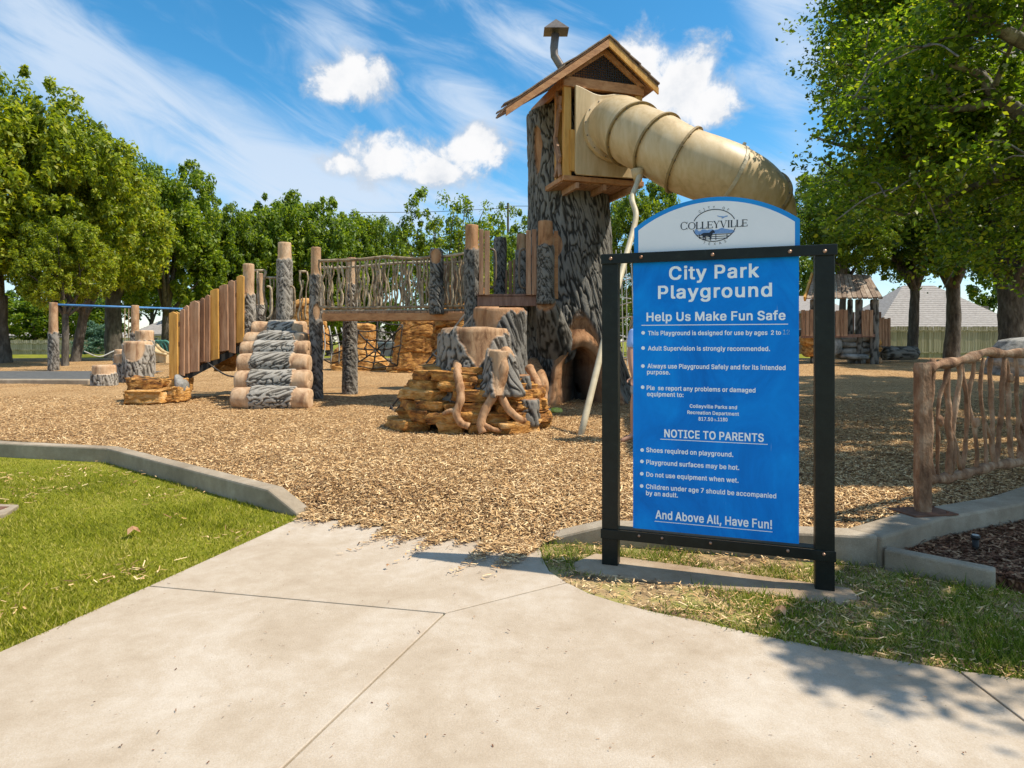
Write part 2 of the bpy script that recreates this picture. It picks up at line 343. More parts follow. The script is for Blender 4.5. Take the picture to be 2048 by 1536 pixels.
def concretemat(name, lo, mid, hi, sp=.5):
    m, nt, N, L, B = newmat(name)
    a = tex(N, L, 'noise', 1.3, 8, .62, dist=.7); b = tex(N, L, 'noise', 9, 8, .7); c = tex(N, L, 'noise', 170, 3, .6)
    ad = N.new('ShaderNodeMath'); ad.operation = 'MULTIPLY_ADD'; L.new(b, ad.inputs[0]); ad.inputs[1].default_value = .35; a2 = N.new('ShaderNodeMath'); a2.operation = 'MULTIPLY_ADD'; L.new(a, a2.inputs[0]); a2.inputs[1].default_value = .65; a2.inputs[2].default_value = .175; L.new(a2.outputs[0], ad.inputs[2])
    ad2 = N.new('ShaderNodeMath'); ad2.operation = 'MULTIPLY_ADD'; L.new(c, ad2.inputs[0]); ad2.inputs[1].default_value = .30; L.new(ad.outputs[0], ad2.inputs[2])
    col = ramp(N, L, ad2.outputs[0], [(.62, lo), (.82, mid), (.98, hi)])
    br = tex(N, L, 'noise', 9, 4, .7, (1.5, 26, 1)); fine = tex(N, L, 'noise', 420, 2, .5)
    v = tex(N, L, 'voronoi', 16); vr = N.new('ShaderNodeMapRange'); L.new(v, vr.inputs[0]); vr.inputs[1].default_value = .02; vr.inputs[2].default_value = .055
    mx = N.new('ShaderNodeMix'); mx.data_type = 'RGBA'; L.new(vr.outputs[0], mx.inputs[0]); mx.inputs[6].default_value = (*[q*sp for q in lo], 1); L.new(col, mx.inputs[7])
    L.new(mx.outputs[2], B.inputs['Base Color']); B.inputs['Roughness'].default_value = .85; B.inputs['Specular IOR Level'].default_value = .25
    h = tex(N, L, 'noise', 110, 6, .7); b1 = bumpn(N, L, br, .5, .003); L.new(bumpn(N, L, h, .6, .005, b1), B.inputs['Normal'])
    return m
M_['concrete'] = concretemat('broom_finished_concrete', (.34,.26,.18), (.44,.355,.265), (.53,.455,.37))
M_['kerb'] = concretemat('kerb_concrete', (.20,.155,.105), (.33,.265,.19), (.46,.385,.29), .8)
M_['footing'] = concretemat('stained_footing_concrete', (.20,.125,.07), (.34,.245,.16), (.44,.35,.25), .8)
M_['asphalt'] = nmat('grey_walkway', [(.3,(.07,.07,.07)),(.7,(.13,.13,.125))], scale=8, bump=.2)

def signblue():
    m, nt, N, L, B = newmat('blue_sign_face')
    a = tex(N, L, 'noise', 2.2, 8, .7, (1,1,.6), dist=1.0)
    c = ramp(N, L, a, [(.32,(.001,.14,.52)),(.5,(.001,.205,.69)),(.66,(.002,.27,.80)),(.78,(.01,.32,.84))])
    s = tex(N, L, 'noise', 60, 3, .5, (1,1,.15)); cs = N.new('ShaderNodeMapRange'); L.new(s, cs.inputs[0]); cs.inputs[1].default_value = .72; cs.inputs[2].default_value = .8; cs.inputs[4].default_value = .35
    mx = N.new('ShaderNodeMix'); mx.data_type = 'RGBA'; L.new(cs.outputs[0], mx.inputs[0]); L.new(c, mx.inputs[6]); mx.inputs[7].default_value = (.25,.45,.75,1)
    L.new(mx.outputs[2], B.inputs['Base Color']); B.inputs['Roughness'].default_value = .5; B.inputs['Specular IOR Level'].default_value = .12; return m
M_['signblue'] = signblue()

def mulchmat(name, stops, sc=1):
    m, nt, N, L, B = newmat(name)
    v = tex(N, L, 'voronoi', 34*sc, stretch=(1,1.9,1), out=1); v2 = tex(N, L, 'voronoi', 30*sc, stretch=(2.1,1,1), feature='F1'); n = tex(N, L, 'noise', .9, 4, .6)
    sep = N.new('ShaderNodeSeparateColor'); L.new(v, sep.inputs[0])
    ma = N.new('ShaderNodeMath'); ma.operation = 'MULTIPLY_ADD'; L.new(n, ma.inputs[0]); ma.inputs[1].default_value = .5; L.new(sep.outputs[0], ma.inputs[2])
    s2 = N.new('ShaderNodeMath'); s2.operation = 'SUBTRACT'; L.new(ma.outputs[0], s2.inputs[0]); s2.inputs[1].default_value = .25
    L.new(ramp(N, L, s2.outputs[0], stops), B.inputs['Base Color']); B.inputs['Roughness'].default_value = .9; B.inputs['Specular IOR Level'].default_value = .15
    L.new(bumpn(N, L, v2, 1.0, .03), B.inputs['Normal']); return m
MUL = [(.05,(.13,.06,.022)),(.3,(.38,.205,.08)),(.65,(.57,.345,.15)),(1.0,(.76,.53,.29))]
M_['mulch'] = mulchmat('wood_chip_mulch', MUL)
M_['mulchbrown'] = mulchmat('red_brown_bark_mulch', [(.05,(.06,.025,.015)),(.4,(.17,.075,.04)),(.8,(.27,.13,.07)),(1.0,(.40,.24,.14))])
def islandmat(name, stops, trans=0, rough=.8, patch=0, pscale=.5, spec=.2, tint=(1.6,1.5,.6)):
    m, nt, N, L, B = newmat(name)
    ge = N.new('ShaderNodeNewGeometry'); f = ge.outputs['Random Per Island']
    if patch:
        p = tex(N, L, 'noise', pscale, 4, .6); ma = N.new('ShaderNodeMath'); ma.operation = 'MULTIPLY_ADD'; L.new(p, ma.inputs[0]); ma.inputs[1].default_value = patch*2; ma.inputs[2].default_value = -patch
        ad = N.new('ShaderNodeMath'); L.new(f, ad.inputs[0]); L.new(ma.outputs[0], ad.inputs[1]); f = ad.outputs[0]
    c = ramp(N, L, f, stops); L.new(c, B.inputs['Base Color']); B.inputs['Roughness'].default_value = rough; B.inputs['Specular IOR Level'].default_value = spec
    if trans:
        tr = N.new('ShaderNodeBsdfTranslucent'); mu = N.new('ShaderNodeMix'); mu.data_type = 'RGBA'; mu.blend_type = 'MULTIPLY'; mu.inputs[0].default_value = 1
        L.new(c, mu.inputs[6]); mu.inputs[7].default_value = (*tint, 1); L.new(mu.outputs[2], tr.inputs[0])
        ms = N.new('ShaderNodeMixShader'); ms.inputs[0].default_value = trans; L.new(B.outputs[0], ms.inputs[1]); L.new(tr.outputs[0], ms.inputs[2])
        L.new(ms.outputs[0], N['Material Output'].inputs[0])
    return m
M_['chip'] = islandmat('wood_chips', [(0,(.05,.025,.012)),(.25,(.25,.135,.06)),(.6,(.57,.345,.145)),(1,(.86,.64,.36))], patch=.22, pscale=.9)
M_['chipbrown'] = islandmat('bark_chips', [(0,(.05,.02,.012)),(.5,(.19,.085,.045)),(1,(.42,.26,.15))])
M_['leafY'] = islandmat('yellow_green_leaves', [(0,(.05,.09,.008)),(.35,(.17,.23,.014)),(.75,(.31,.38,.022)),(1,(.42,.42,.035))], trans=.5, patch=.55, pscale=.35, rough=.5, spec=.45)
M_['leafG'] = islandmat('mid_green_leaves', [(0,(.04,.08,.010)),(.4,(.13,.21,.016)),(.85,(.25,.34,.024)),(1,(.33,.38,.035))], trans=.5, patch=.5, pscale=.4, rough=.5, spec=.45)
M_['leafD'] = islandmat('dark_green_leaves', [(0,(.03,.065,.012)),(.45,(.10,.18,.018)),(.9,(.20,.29,.024)),(1,(.28,.33,.03))], trans=.5, patch=.45, pscale=.5, rough=.45, spec=.5)
M_['leafB'] = islandmat('blue_green_leaves', [(0,(.06,.13,.09)),(.6,(.13,.24,.17)),(1,(.22,.33,.24))], trans=.3, patch=.3, tint=(1.1,1.2,.9))
M_['leafL'] = islandmat('lime_leaves', [(0,(.16,.24,.015)),(.6,(.30,.38,.02)),(1,(.40,.45,.03))], trans=.45)
M_['blade'] = islandmat('lawn_grass', [(0,(.10,.12,.010)),(.3,(.20,.23,.012)),(.7,(.34,.33,.022)),(1,(.52,.44,.13))], trans=.35, patch=.6, pscale=.9, tint=(1.3,1.3,.6))
M_['blade2'] = islandmat('rough_grass', [(0,(.05,.10,.010)),(.3,(.13,.20,.014)),(.65,(.25,.29,.03)),(1,(.50,.42,.18))], trans=.35, patch=.4, pscale=2.0, tint=(1.3,1.3,.6))
def lawnmat():
    m, nt, N, L, B = newmat('lawn')
    a = tex(N, L, 'noise', .9, 6, .6); b = tex(N, L, 'noise', 45, 5, .7)
    ad = N.new('ShaderNodeMath'); ad.operation = 'MULTIPLY_ADD'; L.new(b, ad.inputs[0]); ad.inputs[1].default_value = .6; L.new(a, ad.inputs[2])
    L.new(ramp(N, L, ad.outputs[0], [(.55,(.09,.10,.014)),(.8,(.19,.20,.018)),(1.0,(.30,.27,.05))]), B.inputs['Base Color']); B.inputs['Roughness'].default_value = .95; B.inputs['Specular IOR Level'].default_value = .1
    L.new(bumpn(N, L, b, .8, .02), B.inputs['Normal']); return m
M_['lawn'] = lawnmat()

# ------------------------------------------------------------------ ground and setting
def grid(xs, ys, zf):
    X, Y = np.meshgrid(xs, ys); Z = zf(X, Y); V = np.stack([X, Y, Z], -1).reshape(-1, 3); nx, ny = len(xs), len(ys)
    i = np.arange(ny-1)[:, None]*nx + np.arange(nx-1)[None]; Fc = np.stack([i, i+1, i+nx+1, i+nx], -1).reshape(-1, 4)
    return V, Fc
def groundz(x, y): return .35 * sstep((y - 17) / 15) - .004
xs = np.concatenate([np.linspace(-400, -30, 12), np.linspace(-28, 28, 57), np.linspace(30, 400, 12)])
ys = np.concatenate([np.linspace(-20, 40, 61), np.linspace(45, 700, 30)])
tag(mk('ground', grid(xs, ys, groundz), M_['lawn'], loc=(0, 0, 0)), kind='structure')

FX = [-40, -15, -6.6, -4.93, -2.03, -1.648, .19, .45, 1.0, 1.9, 2.3, 4.2, 10, 40]
FY = [18, 10.8, 8.36, 7.86, 5.50, 5.18, 4.36, 4.50, 4.47, 4.20, 4.14, 5.32, 9.0, 27]
def front(x): return np.interp(x, FX, FY)
def mz(X, Y): return gz(X, Y) + (fbm(X*1.3, Y*1.3, 0, 3) - .5) * .055 * sstep((Y - front(X)) / .6)
def mulchgrid():
    x = np.unique(np.concatenate([np.array(FX), np.linspace(-4, 6, 101), np.linspace(-15, 15, 61), np.linspace(-40, 40, 41)])); t = np.linspace(0, 1, 130) ** 1.7
    X = np.repeat(x[None], len(t), 0); yb = np.interp(x, [-40, -5, 5, 40], [31, 33, 35, 37]); Y = front(x)[None] * (1 - t[:, None]) + yb[None] * t[:, None]
    Z = mz(X, Y)
    nx = len(x); i = np.arange(len(t)-1)[:, None]*nx + np.arange(nx-1)[None]
    return np.stack([X, Y, Z], -1).reshape(-1, 3), np.stack([i, i+1, i+nx+1, i+nx], -1).reshape(-1, 4)
tag(mk('mulch_ground', mulchgrid(), M_['mulch'], smooth=True, loc=(0, 8, 0)), kind='structure')

def quadsoup(P, A, Bv):
    """P centres (n,3), A half length vectors, Bv half width vectors -> diamond-ish quads"""
    n = len(P); V = np.stack([P - A - Bv*.6, P - A*.9 + Bv*.6, P + A + Bv*.5, P + A*.85 - Bv*.7], 1).reshape(-1, 3)
    return V, np.arange(4*n).reshape(-1, 4)
def rs(seed): return np.random.RandomState(seed)
def scatter(n, y0, y1, seed, xf=.92, power=1.0):
    r = rs(seed); u = r.rand(n); Y = y0 * (y1/y0) ** u if power == 1 else (y0**-1 + u*(y1**-1 - y0**-1))**-1
    X = (r.rand(n)*2-1) * xf * Y; return X, Y, r
def chips(name, mat, X, Y, Z, r, ln, wd, tilt=.35):
    n = len(X); ln = ln*np.exp(r.randn(n)*.28); a = r.rand(n)*2*np.pi; L_ = ln*(.5+r.rand(n)); w = wd*(.5+r.rand(n)); s = (r.rand(n)-.5)*2*tilt; q = (r.rand(n)-.5)*2*tilt*1.4
    A = np.stack([np.cos(a)*L_, np.sin(a)*L_, s*L_], 1); Bv = np.stack([-np.sin(a)*w, np.cos(a)*w, q*w], 1)
    return mk(name, quadsoup(np.stack([X, Y, Z + np.abs(s)*L_ + r.rand(n)*.012 + .003], 1), A, Bv), mat, loc=(0, 6, 0))
X, Y, r = scatter(390000, 4.0, 15, 3)
ok = (Y > front(X) - .02) & (X > -12); X, Y = X[ok], Y[ok]
tag(chips('wood_chips', M_['chip'], X, Y, mz(X, Y), r, .0165, .0056), kind='stuff')
# chips spilled over the mouth of the path and over the grass
r = rs(5); n = 15000; t = r.rand(n); d = r.exponential(.072, n) * (1 + .8*np.sin(t*9+1)*np.sin(t*23)+.5*np.sin(t*61)) * (.25 + t*.95)
d = np.abs(d)
X = MA[0] + (MB_[0]-MA[0])*t + .4*d*-1; Y = MA[1] + (MB_[1]-MA[1])*t - d
ok = (X > -1.7) & (d < .7); X, Y = X[ok], Y[ok]
tag(chips('spilled_wood_chips', M_['chip'], X, Y, np.full(len(X), .016), r, .019, .006, .15), kind='stuff')

# path slabs
def W2(px, py): p = g0(px, py); return (p.x, p.y)
pA, pB, pJ, pM, pC = W2(614, 1031), W2(297, 1175), W2(890, 1230), W2(1080, 1094), W2(1135, 1168)
RC = [W2(1088, 1122), W2(1100, 1145), pC, W2(1180, 1190), W2(1230, 1206), W2(1310, 1227), W2(1400, 1245), W2(1480, 1264), W2(1565, 1282), W2(1660, 1301), W2(1760, 1318), W2(1915, 1344)]
JE, LE = (-1.80, -1.0), (-3.46, -1.0)
path = tag(bpy.data.objects.new('concrete_path', None), kind='structure'); COL.objects.link(path); ORG[path.name] = Vector((0, 0, 0))
back = (-1.5, 5.35), (.35, 4.55)
for poly in ([pA, back[0], back[1], pM, RC[0], RC[1], pC, pJ, pB], [pB, pJ, JE, LE], [pJ, pC] + RC[3:] + [(1.80, -1.0), JE],
             [RC[-1], W2(2048, 1361), (3.2, 2.50), (6, 2.3), (6, -1), (1.80, -1.0)]):
    mk('slab', prism(inset(poly, .005), -.08, .010), M_['concrete'], path, bevel=.004)
# kerbs
def sweep(pts, w, zb, side=1):
    """pts (x,y,ztop) of the front top edge; width w towards side (left of the direction)"""
    P = [Vector(p) for p in pts]; V = []; n = len(P)
    for i in range(n):
        d1 = (P[i]-P[i-1]).xy.normalized() if i else (P[1]-P[0]).xy.normalized(); d2 = (P[i+1]-P[i]).xy.normalized() if i < n-1 else d1
        n1 = Vector((-d1.y, d1.x)); n2 = Vector((-d2.y, d2.x)); q = n1+n2; q = q/max(.3, q.dot(n1)) * w * side
        a, b = P[i], P[i] + Vector((q.x, q.y, 0)); V += [(a.x, a.y, zb), (a.x, a.y, a.z), (b.x, b.y, b.z), (b.x, b.y, zb)]
    Fs = []
    for i in range(n-1):
        o = i*4
        for k in range(3): Fs.append((o+k, o+k+1, o+k+5, o+k+4) if side < 0 else (o+k+4, o+k+5, o+k+1, o+k))
    Fs += [(0,1,2,3), ((n-1)*4+3, (n-1)*4+2, (n-1)*4+1, (n-1)*4)]
    if side < 0: Fs[-2], Fs[-1] = Fs[-2][::-1], Fs[-1][::-1]
    return np.array(V), Fs
def kt(px, py, z): Y = (CAM_H - z)*F/(py-HY); return ((px-CX)/F*Y, Y, z)
def kerb(pts, w, zb=-.1, side=1, name='kerb', bev=.018):
    o = mk(name, sweep(pts, w, zb, side), M_['kerb'], bevel=bev); return tag(o, kind='structure')
kerb([(-40, 18.2, .17), (-15, 10.72, .17), kt(0, 886, .165), kt(212, 896, .165), kt(535, 979, .165), kt(592, 1025, .03)], .15, side=1)
kerb([kt(1083, 1080, .02), kt(1202, 1052, .13), kt(1480, 1060, .17), kt(1758, 1072, .19)], .17, side=1)
kerb([kt(1764, 1074, .19), kt(1891, 1034, .19), kt(2048, 1006, .19), (9.5, 8.55, .19), (30, 20, .19)], .23, side=1)
kerb([kt(1768, 1098, .13), kt(1990, 1142, .12)], .09, side=1, bev=.012)
kerb([(-40, 19.7, .30), (-12.6, 19.4, .25)], .35, side=-1, bev=.03)
kerb([(-40, 30.6, .56), (-6, 31.5, .56)], .3, side=1, bev=.03)
def stripz(x0, x1, ya, yb, dz):
    return grid(np.linspace(x0, x1, 20), np.linspace(ya, yb, 8), lambda X, Y: gz(X, Y) + dz)
tag(mk('walkway', stripz(-40, -12.8, 19.8, 23.6, .05), M_['asphalt'], smooth=True), kind='structure')
# footing under the sign
f = [W2(1148, 1128), W2(1190, 1110), W2(1700, 1180), W2(1722, 1200), W2(1690, 1212), W2(1150, 1146)]
tag(mk('sign_footing', prism(f, -.05, .014), M_['footing'], bevel=.01), kind='structure')
tag(mk('utility_slab', prism([W2(-90, 1012), W2(38, 1016), W2(12, 1034), W2(-90, 1056)], -.05, .03), M_['kerb'], bevel=.008), kind='structure')
tag(mk('utility_cover', prism([W2(-90, 1019), W2(18, 1021), W2(2, 1027), W2(-90, 1042)], .0, .034), M_['rust']), kind='structure')
# brown bark bed at the right
bed = [kt(1775, 1096, .1)[:2], kt(2000, 1145, .08)[:2], (3.0, 3.3), (6.0, 3.6), (30, 15), (30, 19.6), (9.5, 8.5), kt(2048, 1006, .19)[:2], kt(1891, 1034, .19)[:2]]
tag(mk('bark_mulch_bed', prism(bed, -.02, .055), M_['mulchbrown']), kind='structure')
def clip(X, Y, poly): return inpoly(X, Y, poly)
X, Y, r = scatter(140000, 2.9, 12, 11); k = clip(X, Y, bed); X, Y = X[k], Y[k]
tag(chips('bark_chips', M_['chipbrown'], X, Y, np.full(len(X), .056), r, .017, .008), kind='stuff')

# grass blades
lawnL = [kt(612, 1030, .0)[:2], kt(535, 981, .165)[:2], kt(212, 898, .165)[:2], kt(0, 888, .165)[:2], (-15, 10.7), (-15, 1), LE, pB, pA]
grassR = [pM, kt(1083, 1082, .02)[:2], kt(1202, 1054, .13)[:2], kt(1480, 1062, .17)[:2], kt(1758, 1074, .19)[:2], kt(1990, 1146, .1)[:2], (3.0, 3.3), (6, 3.6), (6, 2.3), (3.2, 2.5), W2(2048, 1361)] + RC[::-1]
tag(mk('worn_soil', prism(inset(grassR, .004), -.05, .002), nmat('worn_sandy_soil', [(.36,(.16,.10,.05)),(.48,(.36,.25,.12)),(.56,(.30,.26,.08)),(.70,(.13,.18,.02))], scale=3.4, bump=.7, bscale=60)), kind='structure')
def blades(name, mat, poly, n, y0, y1, seed, hgt, wid, thin=None):
    poly = inset(poly, -.022); X, Y, r = scatter(n, y0, y1, seed, .95); k = clip(X, Y, poly); X, Y = X[k], Y[k]
    if thin is not None: k = thin(X, Y, r); X, Y = X[k], Y[k]
    n = len(X); a = r.rand(n)*2*np.pi; h = hgt*(.35+r.rand(n)*.9+.5*(r.rand(n) > .93))*(.45+1.1*vn(X*3.1, Y*3.1, 0, 5)); w = wid*(.7+.6*r.rand(n))
    ln = h*(.3+.9*r.rand(n)); b = r.rand(n)*2*np.pi
    P = np.stack([X, Y, np.full(n, -.004)], 1); D = np.stack([np.cos(a)*w, np.sin(a)*w, np.zeros(n)], 1); T = P + np.stack([np.cos(b)*ln, np.sin(b)*ln, h], 1)
    V = np.stack([P-D, P+D, T], 1).reshape(-1, 3)
    return tag(mk(name, (V, np.arange(3*n).reshape(-1, 3)), mat, loc=(0, 4, 0)), kind='stuff')
blades('lawn_grass', M_['blade'], lawnL, 420000, 1.9, 10.5, 21, .026, .0035)
def thinR(X, Y, r): return (fbm(X*2.2, Y*2.2, 3, 3) + r.rand(len(X))*.35) > .70
def foot(X, Y): return ~inpoly(X, Y, f)
blades('rough_grass', M_['blade2'], grassR, 230000, 2.2, 5, 22, .040, .0036, lambda X, Y, r: thinR(X, Y, r) & foot(X, Y))
X, Y, r = scatter(60000, 2.3, 5, 31); k = clip(X, Y, grassR) & foot(X, Y) & (r.rand(len(X)) < .42); X, Y = X[k], Y[k]
tag(chips('dry_litter', M_['chip'], X, Y, np.full(len(X), .008), r, .016, .004, .3), kind='stuff')
X, Y, r = scatter(26000, 2.3, 8, 32); k = clip(X, Y, lawnL); X, Y = X[k], Y[k]; k = (fbm(X*1.3, Y*1.3, 2, 3) + r.rand(len(X))*.3) > .70; X, Y = X[k], Y[k]
tag(chips('scattered_litter', M_['chip'], X, Y, np.full(len(X), .018), r, .02, .005, .3), kind='stuff')
X, Y, r = scatter(330, 2.1, 5, 33, .75); k = inpoly(X, Y, [pA, pM, RC[1], pC, RC[6], RC[-1], (1.7, 1), LE, pB]); X, Y = X[k], Y[k]
tag(chips('path_debris', M_['chipbrown'], X, Y, np.full(len(X), .009), r, .0045, .0028, .3), kind='stuff')
def dead_leaf(px, py, s, label):
    p = g0(px, py); p.z = .03; V = [p + Vector((math.cos(a)*s*q, math.sin(a)*s*q, (.6 if i % 2 else .1)*s)) for i, (a, q) in enumerate((k*math.pi/4, (1, .55)[k % 2]) for k in range(8))] + [p + Vector((0, 0, s*.9))]
    tag(mk('dead_leaf', (np.array(V), [(i, (i+1) % 8, 8) for i in range(8)]), M_['root']), label, 'leaf', 'dead leaves on the ground')
dead_leaf(1563, 1238, .045, 'curled brown dead leaf in the grass in front of the sign')
dead_leaf(775, 1142, .018, 'small dark leaf lying on the upper concrete slab')
dead_leaf(265, 1075, .06, 'pale curled leaf on the left lawn beside the path')

# ------------------------------------------------------------------ bark surfaces
def surf(name, P, m, C, mat, parent, ridge=.02, thick=.012, fr=11, axf=2.2, seed=0, twist=.5, wob=.0, dark=None):
    """P (nv,nu,3) closed around u; m bark mask; C (nv,nu,3) metric noise coordinates (around, around, along)"""
    nv, nu = P.shape[:2]
    du = np.roll(P, -1, 1) - np.roll(P, 1, 1); dv = np.empty_like(P); dv[1:-1] = P[2:] - P[:-2]; dv[0] = P[1]-P[0]; dv[-1] = P[-1]-P[-2]
    Nn = np.cross(du, dv); Nn /= np.maximum(np.linalg.norm(Nn, axis=-1, keepdims=True), 1e-9)
    w = (fbm(C[..., 0]*2.5, C[..., 1]*2.5, C[..., 2]*2, 2, seed) - .5) * 2
    zz = C[..., 2]; a, b = C[..., 0] + twist*.12*zz + w*.07, C[..., 1] + twist*.1*zz - w*.07
    n1 = vn(a*fr, b*fr, zz*axf + w*.8, seed+3); n2 = vn(a*fr*2, b*fr*2, zz*axf*2 + w, seed+9)
    h = np.clip(np.abs(n1*.62 + n2*.38 - .5)*7.5 + .03, 0, 1); h = h*h*(3-2*h); h = h*(.75+.25*n2)
    if dark is not None: h = h*(1-dark)
    lump = (fbm(C[..., 0]*1.8, C[..., 1]*1.8, zz*1.5, 3, seed+5) - .5)*2
    m = sstep(m); D = m*(thick + ridge*h) + wob*lump + (1-m)*(.004*(vn(C[..., 0]*14, C[..., 1]*14, zz*4, seed+8)))
    Q = P + Nn*D[..., None]
    V = Q.reshape(-1, 3); i = np.arange(nv-1)[:, None]*nu; j = np.arange(nu)[None]; j2 = (j+1) % nu
    Fc = np.stack([i+j, i+j2, i+nu+j2, i+nu+j], -1).reshape(-1, 4)
    return mk(name, (V, Fc), mat, parent, smooth=True, attrs={'bark': m, 'ridge': h})
def logp(name, p0, p1, r0, r1, mat, parent, mask=None, seed=0, nu=44, nv=48, ridge=.02, fr=11, axf=2.2, twist=.5, round_=.05, flare=0, flares=0, wob=.012, bend=0, thick=.012, ell=1.0):
    p0, p1 = np.array(p0, float), np.array(p1, float); d = p1-p0; L_ = np.linalg.norm(d); d = d/L_
    a = np.cross(d, (0, 0, 1.0)) if abs(d[2]) < .9 else np.cross(d, (0, -1.0, 0)); a /= np.linalg.norm(a); b = np.cross(d, a)
    s = np.linspace(0, 1, nv); ca = np.linspace(0, 1, 5)
    rows = [(0, q*.9) for q in (0.02, .45, .85)] + [(round_*(1-math.cos(q))/L_*1.0, .9+.1*math.sin(q)) for q in (math.pi/6, math.pi/3)]
    e = round_/L_
    rows += [(e + (1-2*e)*t, 1) for t in s] + [(1-round_*(1-math.cos(q))/L_, .9+.1*math.sin(q)) for q in (math.pi/3, math.pi/6)] + [(1, q*.9) for q in (.85, .45, .02)]
    sv_ = np.array([q[0] for q in rows])[:, None]; rf = np.array([q[1] for q in rows])[:, None]
    th = np.linspace(0, 2*np.pi, nu, endpoint=False)[None]
    rad = (r0 + (r1-r0)*sv_) * rf * (1 + flare*np.exp(-sv_*L_/.28)*(1+flares*np.cos(th*5+seed)))
    rr = r0*(1+0*rad)
    ctr = p0 + sv_[..., None]*L_*d + np.sin(sv_[..., None]*np.pi)*bend*a
    P = ctr + rad[..., None]*(np.cos(th)[..., None]*a*ell + np.sin(th)[..., None]*b)
    z = sv_*L_ + 0*th
    edge = (np.minimum(rf, 1) > .86)
    if mask is None: m = np.ones_like(rad)
    else: m = mask(th + 0*z, z, L_)
    m = np.where(edge + 0*th > 0, m, 0) if mask is not None else m
    C = np.stack([np.cos(th)*rr + p0[0]*.37, np.sin(th)*rr + p0[1]*.31, z + p0[2]], -1)
    return surf(name, P, m, C, mat, parent, ridge, thick, fr, axf, seed, twist, wob)
def toptan(d, jag=.08, seed=0, spots=()):
    def f(th, z, L_):
        j = (fbm(np.cos(th)*3, np.sin(th)*3, z*2+seed, 3, seed) - .5)*2*jag; m = np.clip(((L_-d) - z + j)/.03 + .5, 0, 1)
        for zc, tc_, rz, rt in spots:
            q = np.hypot((z-zc)/rz, (np.angle(np.exp(1j*(th-tc_))))/rt) + j; m = np.minimum(m, np.clip((q-1)*6, 0, 1))
        return m
    return f
def bothtan(d0, d1, seed=0, jag=.06):
    def f(th, z, L_):
        j = (fbm(np.cos(th)*3, np.sin(th)*3, z*2+seed, 3, seed) - .5)*2*jag
        return np.minimum(np.clip((z-d0+j)/.03, 0, 1), np.clip((L_-d1-z+j)/.03, 0, 1))
    return f

# ------------------------------------------------------------------ the hollow tree tower
def tower():
    c0 = at(1143, 700, 14.3); base = Vector((c0.x, 14.3, .08))
    T = thing('hollow_tree_tower', base, 'tall grey sculpted tree trunk with a cave opening and roots, holding the cabin', 'play tower')
    nu, nv = 520, 380; z = np.linspace(-.15, 6.35, nv)[:, None]; th = np.linspace(0, 2*np.pi, nu, endpoint=False)[None]
    zz = z + 0*th
    r = np.interp(z, [-.2, .4, 1.2, 2.0, 3, 4.2, 6.4], [1.28, 1.10, .96, .92, .88, .84, .80]) + 0*th
    root = .5 + .5*np.cos(th*7 + .6 + z*.5); r = r + root*.26*np.exp(-np.maximum(z, 0)/.65) + .06*(fbm(np.cos(th)*2, np.sin(th)*2, z*.8, 3, 4)-.5)*2
    # front (towards the camera) is th = -pi/2
    dth = np.angle(np.exp(1j*(th + np.pi/2 - .10)))     # 0 at the cave's axis
    cx = dth*1.15                                        # metres along the surface
    jag = (fbm(cx*3, z*3, 1, 3, 9)-.5)
    q = np.sqrt((cx/.49)**2 + (np.maximum(zz-.42, 0)/.72)**2 + 0*z) + jag*.10      # cave outline
    hole = 1 - np.clip((q-.96)/.12, 0, 1)
    q2 = np.sqrt((cx/(.66 - .16*np.clip((zz-1.1)/.9, 0, 1)))**2 + (np.maximum(zz-.5, 0)/1.42)**2) + jag*.25
    tan = np.clip((1.02-q2)*8, 0, 1)
    rim = np.exp(-((q-1.25)/.22)**2)*.10*tan
    r = r + rim - tan*.03
    # tan scar high on the left, small tan knot
    q3 = np.hypot(np.angle(np.exp(1j*(th + np.pi/2 + .92)))*.9/.17, (zz-5.45)/.55) + jag*.5; m3 = np.clip((1-q3)*8, 0, 1)
    q4 = np.hypot(np.angle(np.exp(1j*(th + np.pi/2 + .42)))*.9/.16, (zz-3.35)/.26) + jag*.5; m4 = np.clip((1-q4)*8, 0, 1)
    m = 1 - np.maximum.reduce([tan*(1-hole), m3, m4])
    lean = np.interp(z, [0, 2, 6.4], [.05, 0, -.12])
    rin = r*(1-hole) + hole*(r-1.15)
    P = np.stack([base.x + lean + rin*np.cos(th), base.y + rin*np.sin(th)*.95, base.z + zz], -1)
    C = np.stack([np.cos(th)*.95 + 0*z, np.sin(th)*.95 + 0*z, zz], -1)
    surf('trunk', P, m, C, M_['logdark'], T, ridge=.038, thick=.03, fr=17, axf=2.0, seed=12, twist=1.5, wob=.03, dark=hole)  # hole mask darkens the bark colour, painting shade inside the cave
    # sawn branch stub at the left
    a = Vector((base.x - .35, base.y - .55, 1.45)); b = at(1091, 604, 12.40)
    logp('branch_stub', a - Vector((0, 0, .25)), b, .40, .165, M_['logdark'], T, bothtan(0, .03, 2), seed=5, nu=60, nv=50, ridge=.03, fr=9, round_=.03)
    pts = cr([Vector((base.x-.9, base.y-.9, .95)), Vector((base.x-.72, 12.9, .6)), at(1085, 800, 12.6), at(1094, 832, 12.1)], 5)
    mk('root', tube(pts, [.14-.003*i for i in range(len(pts))], 10, jit=.08), M_['root'], T, smooth=True)
    return T
tower()

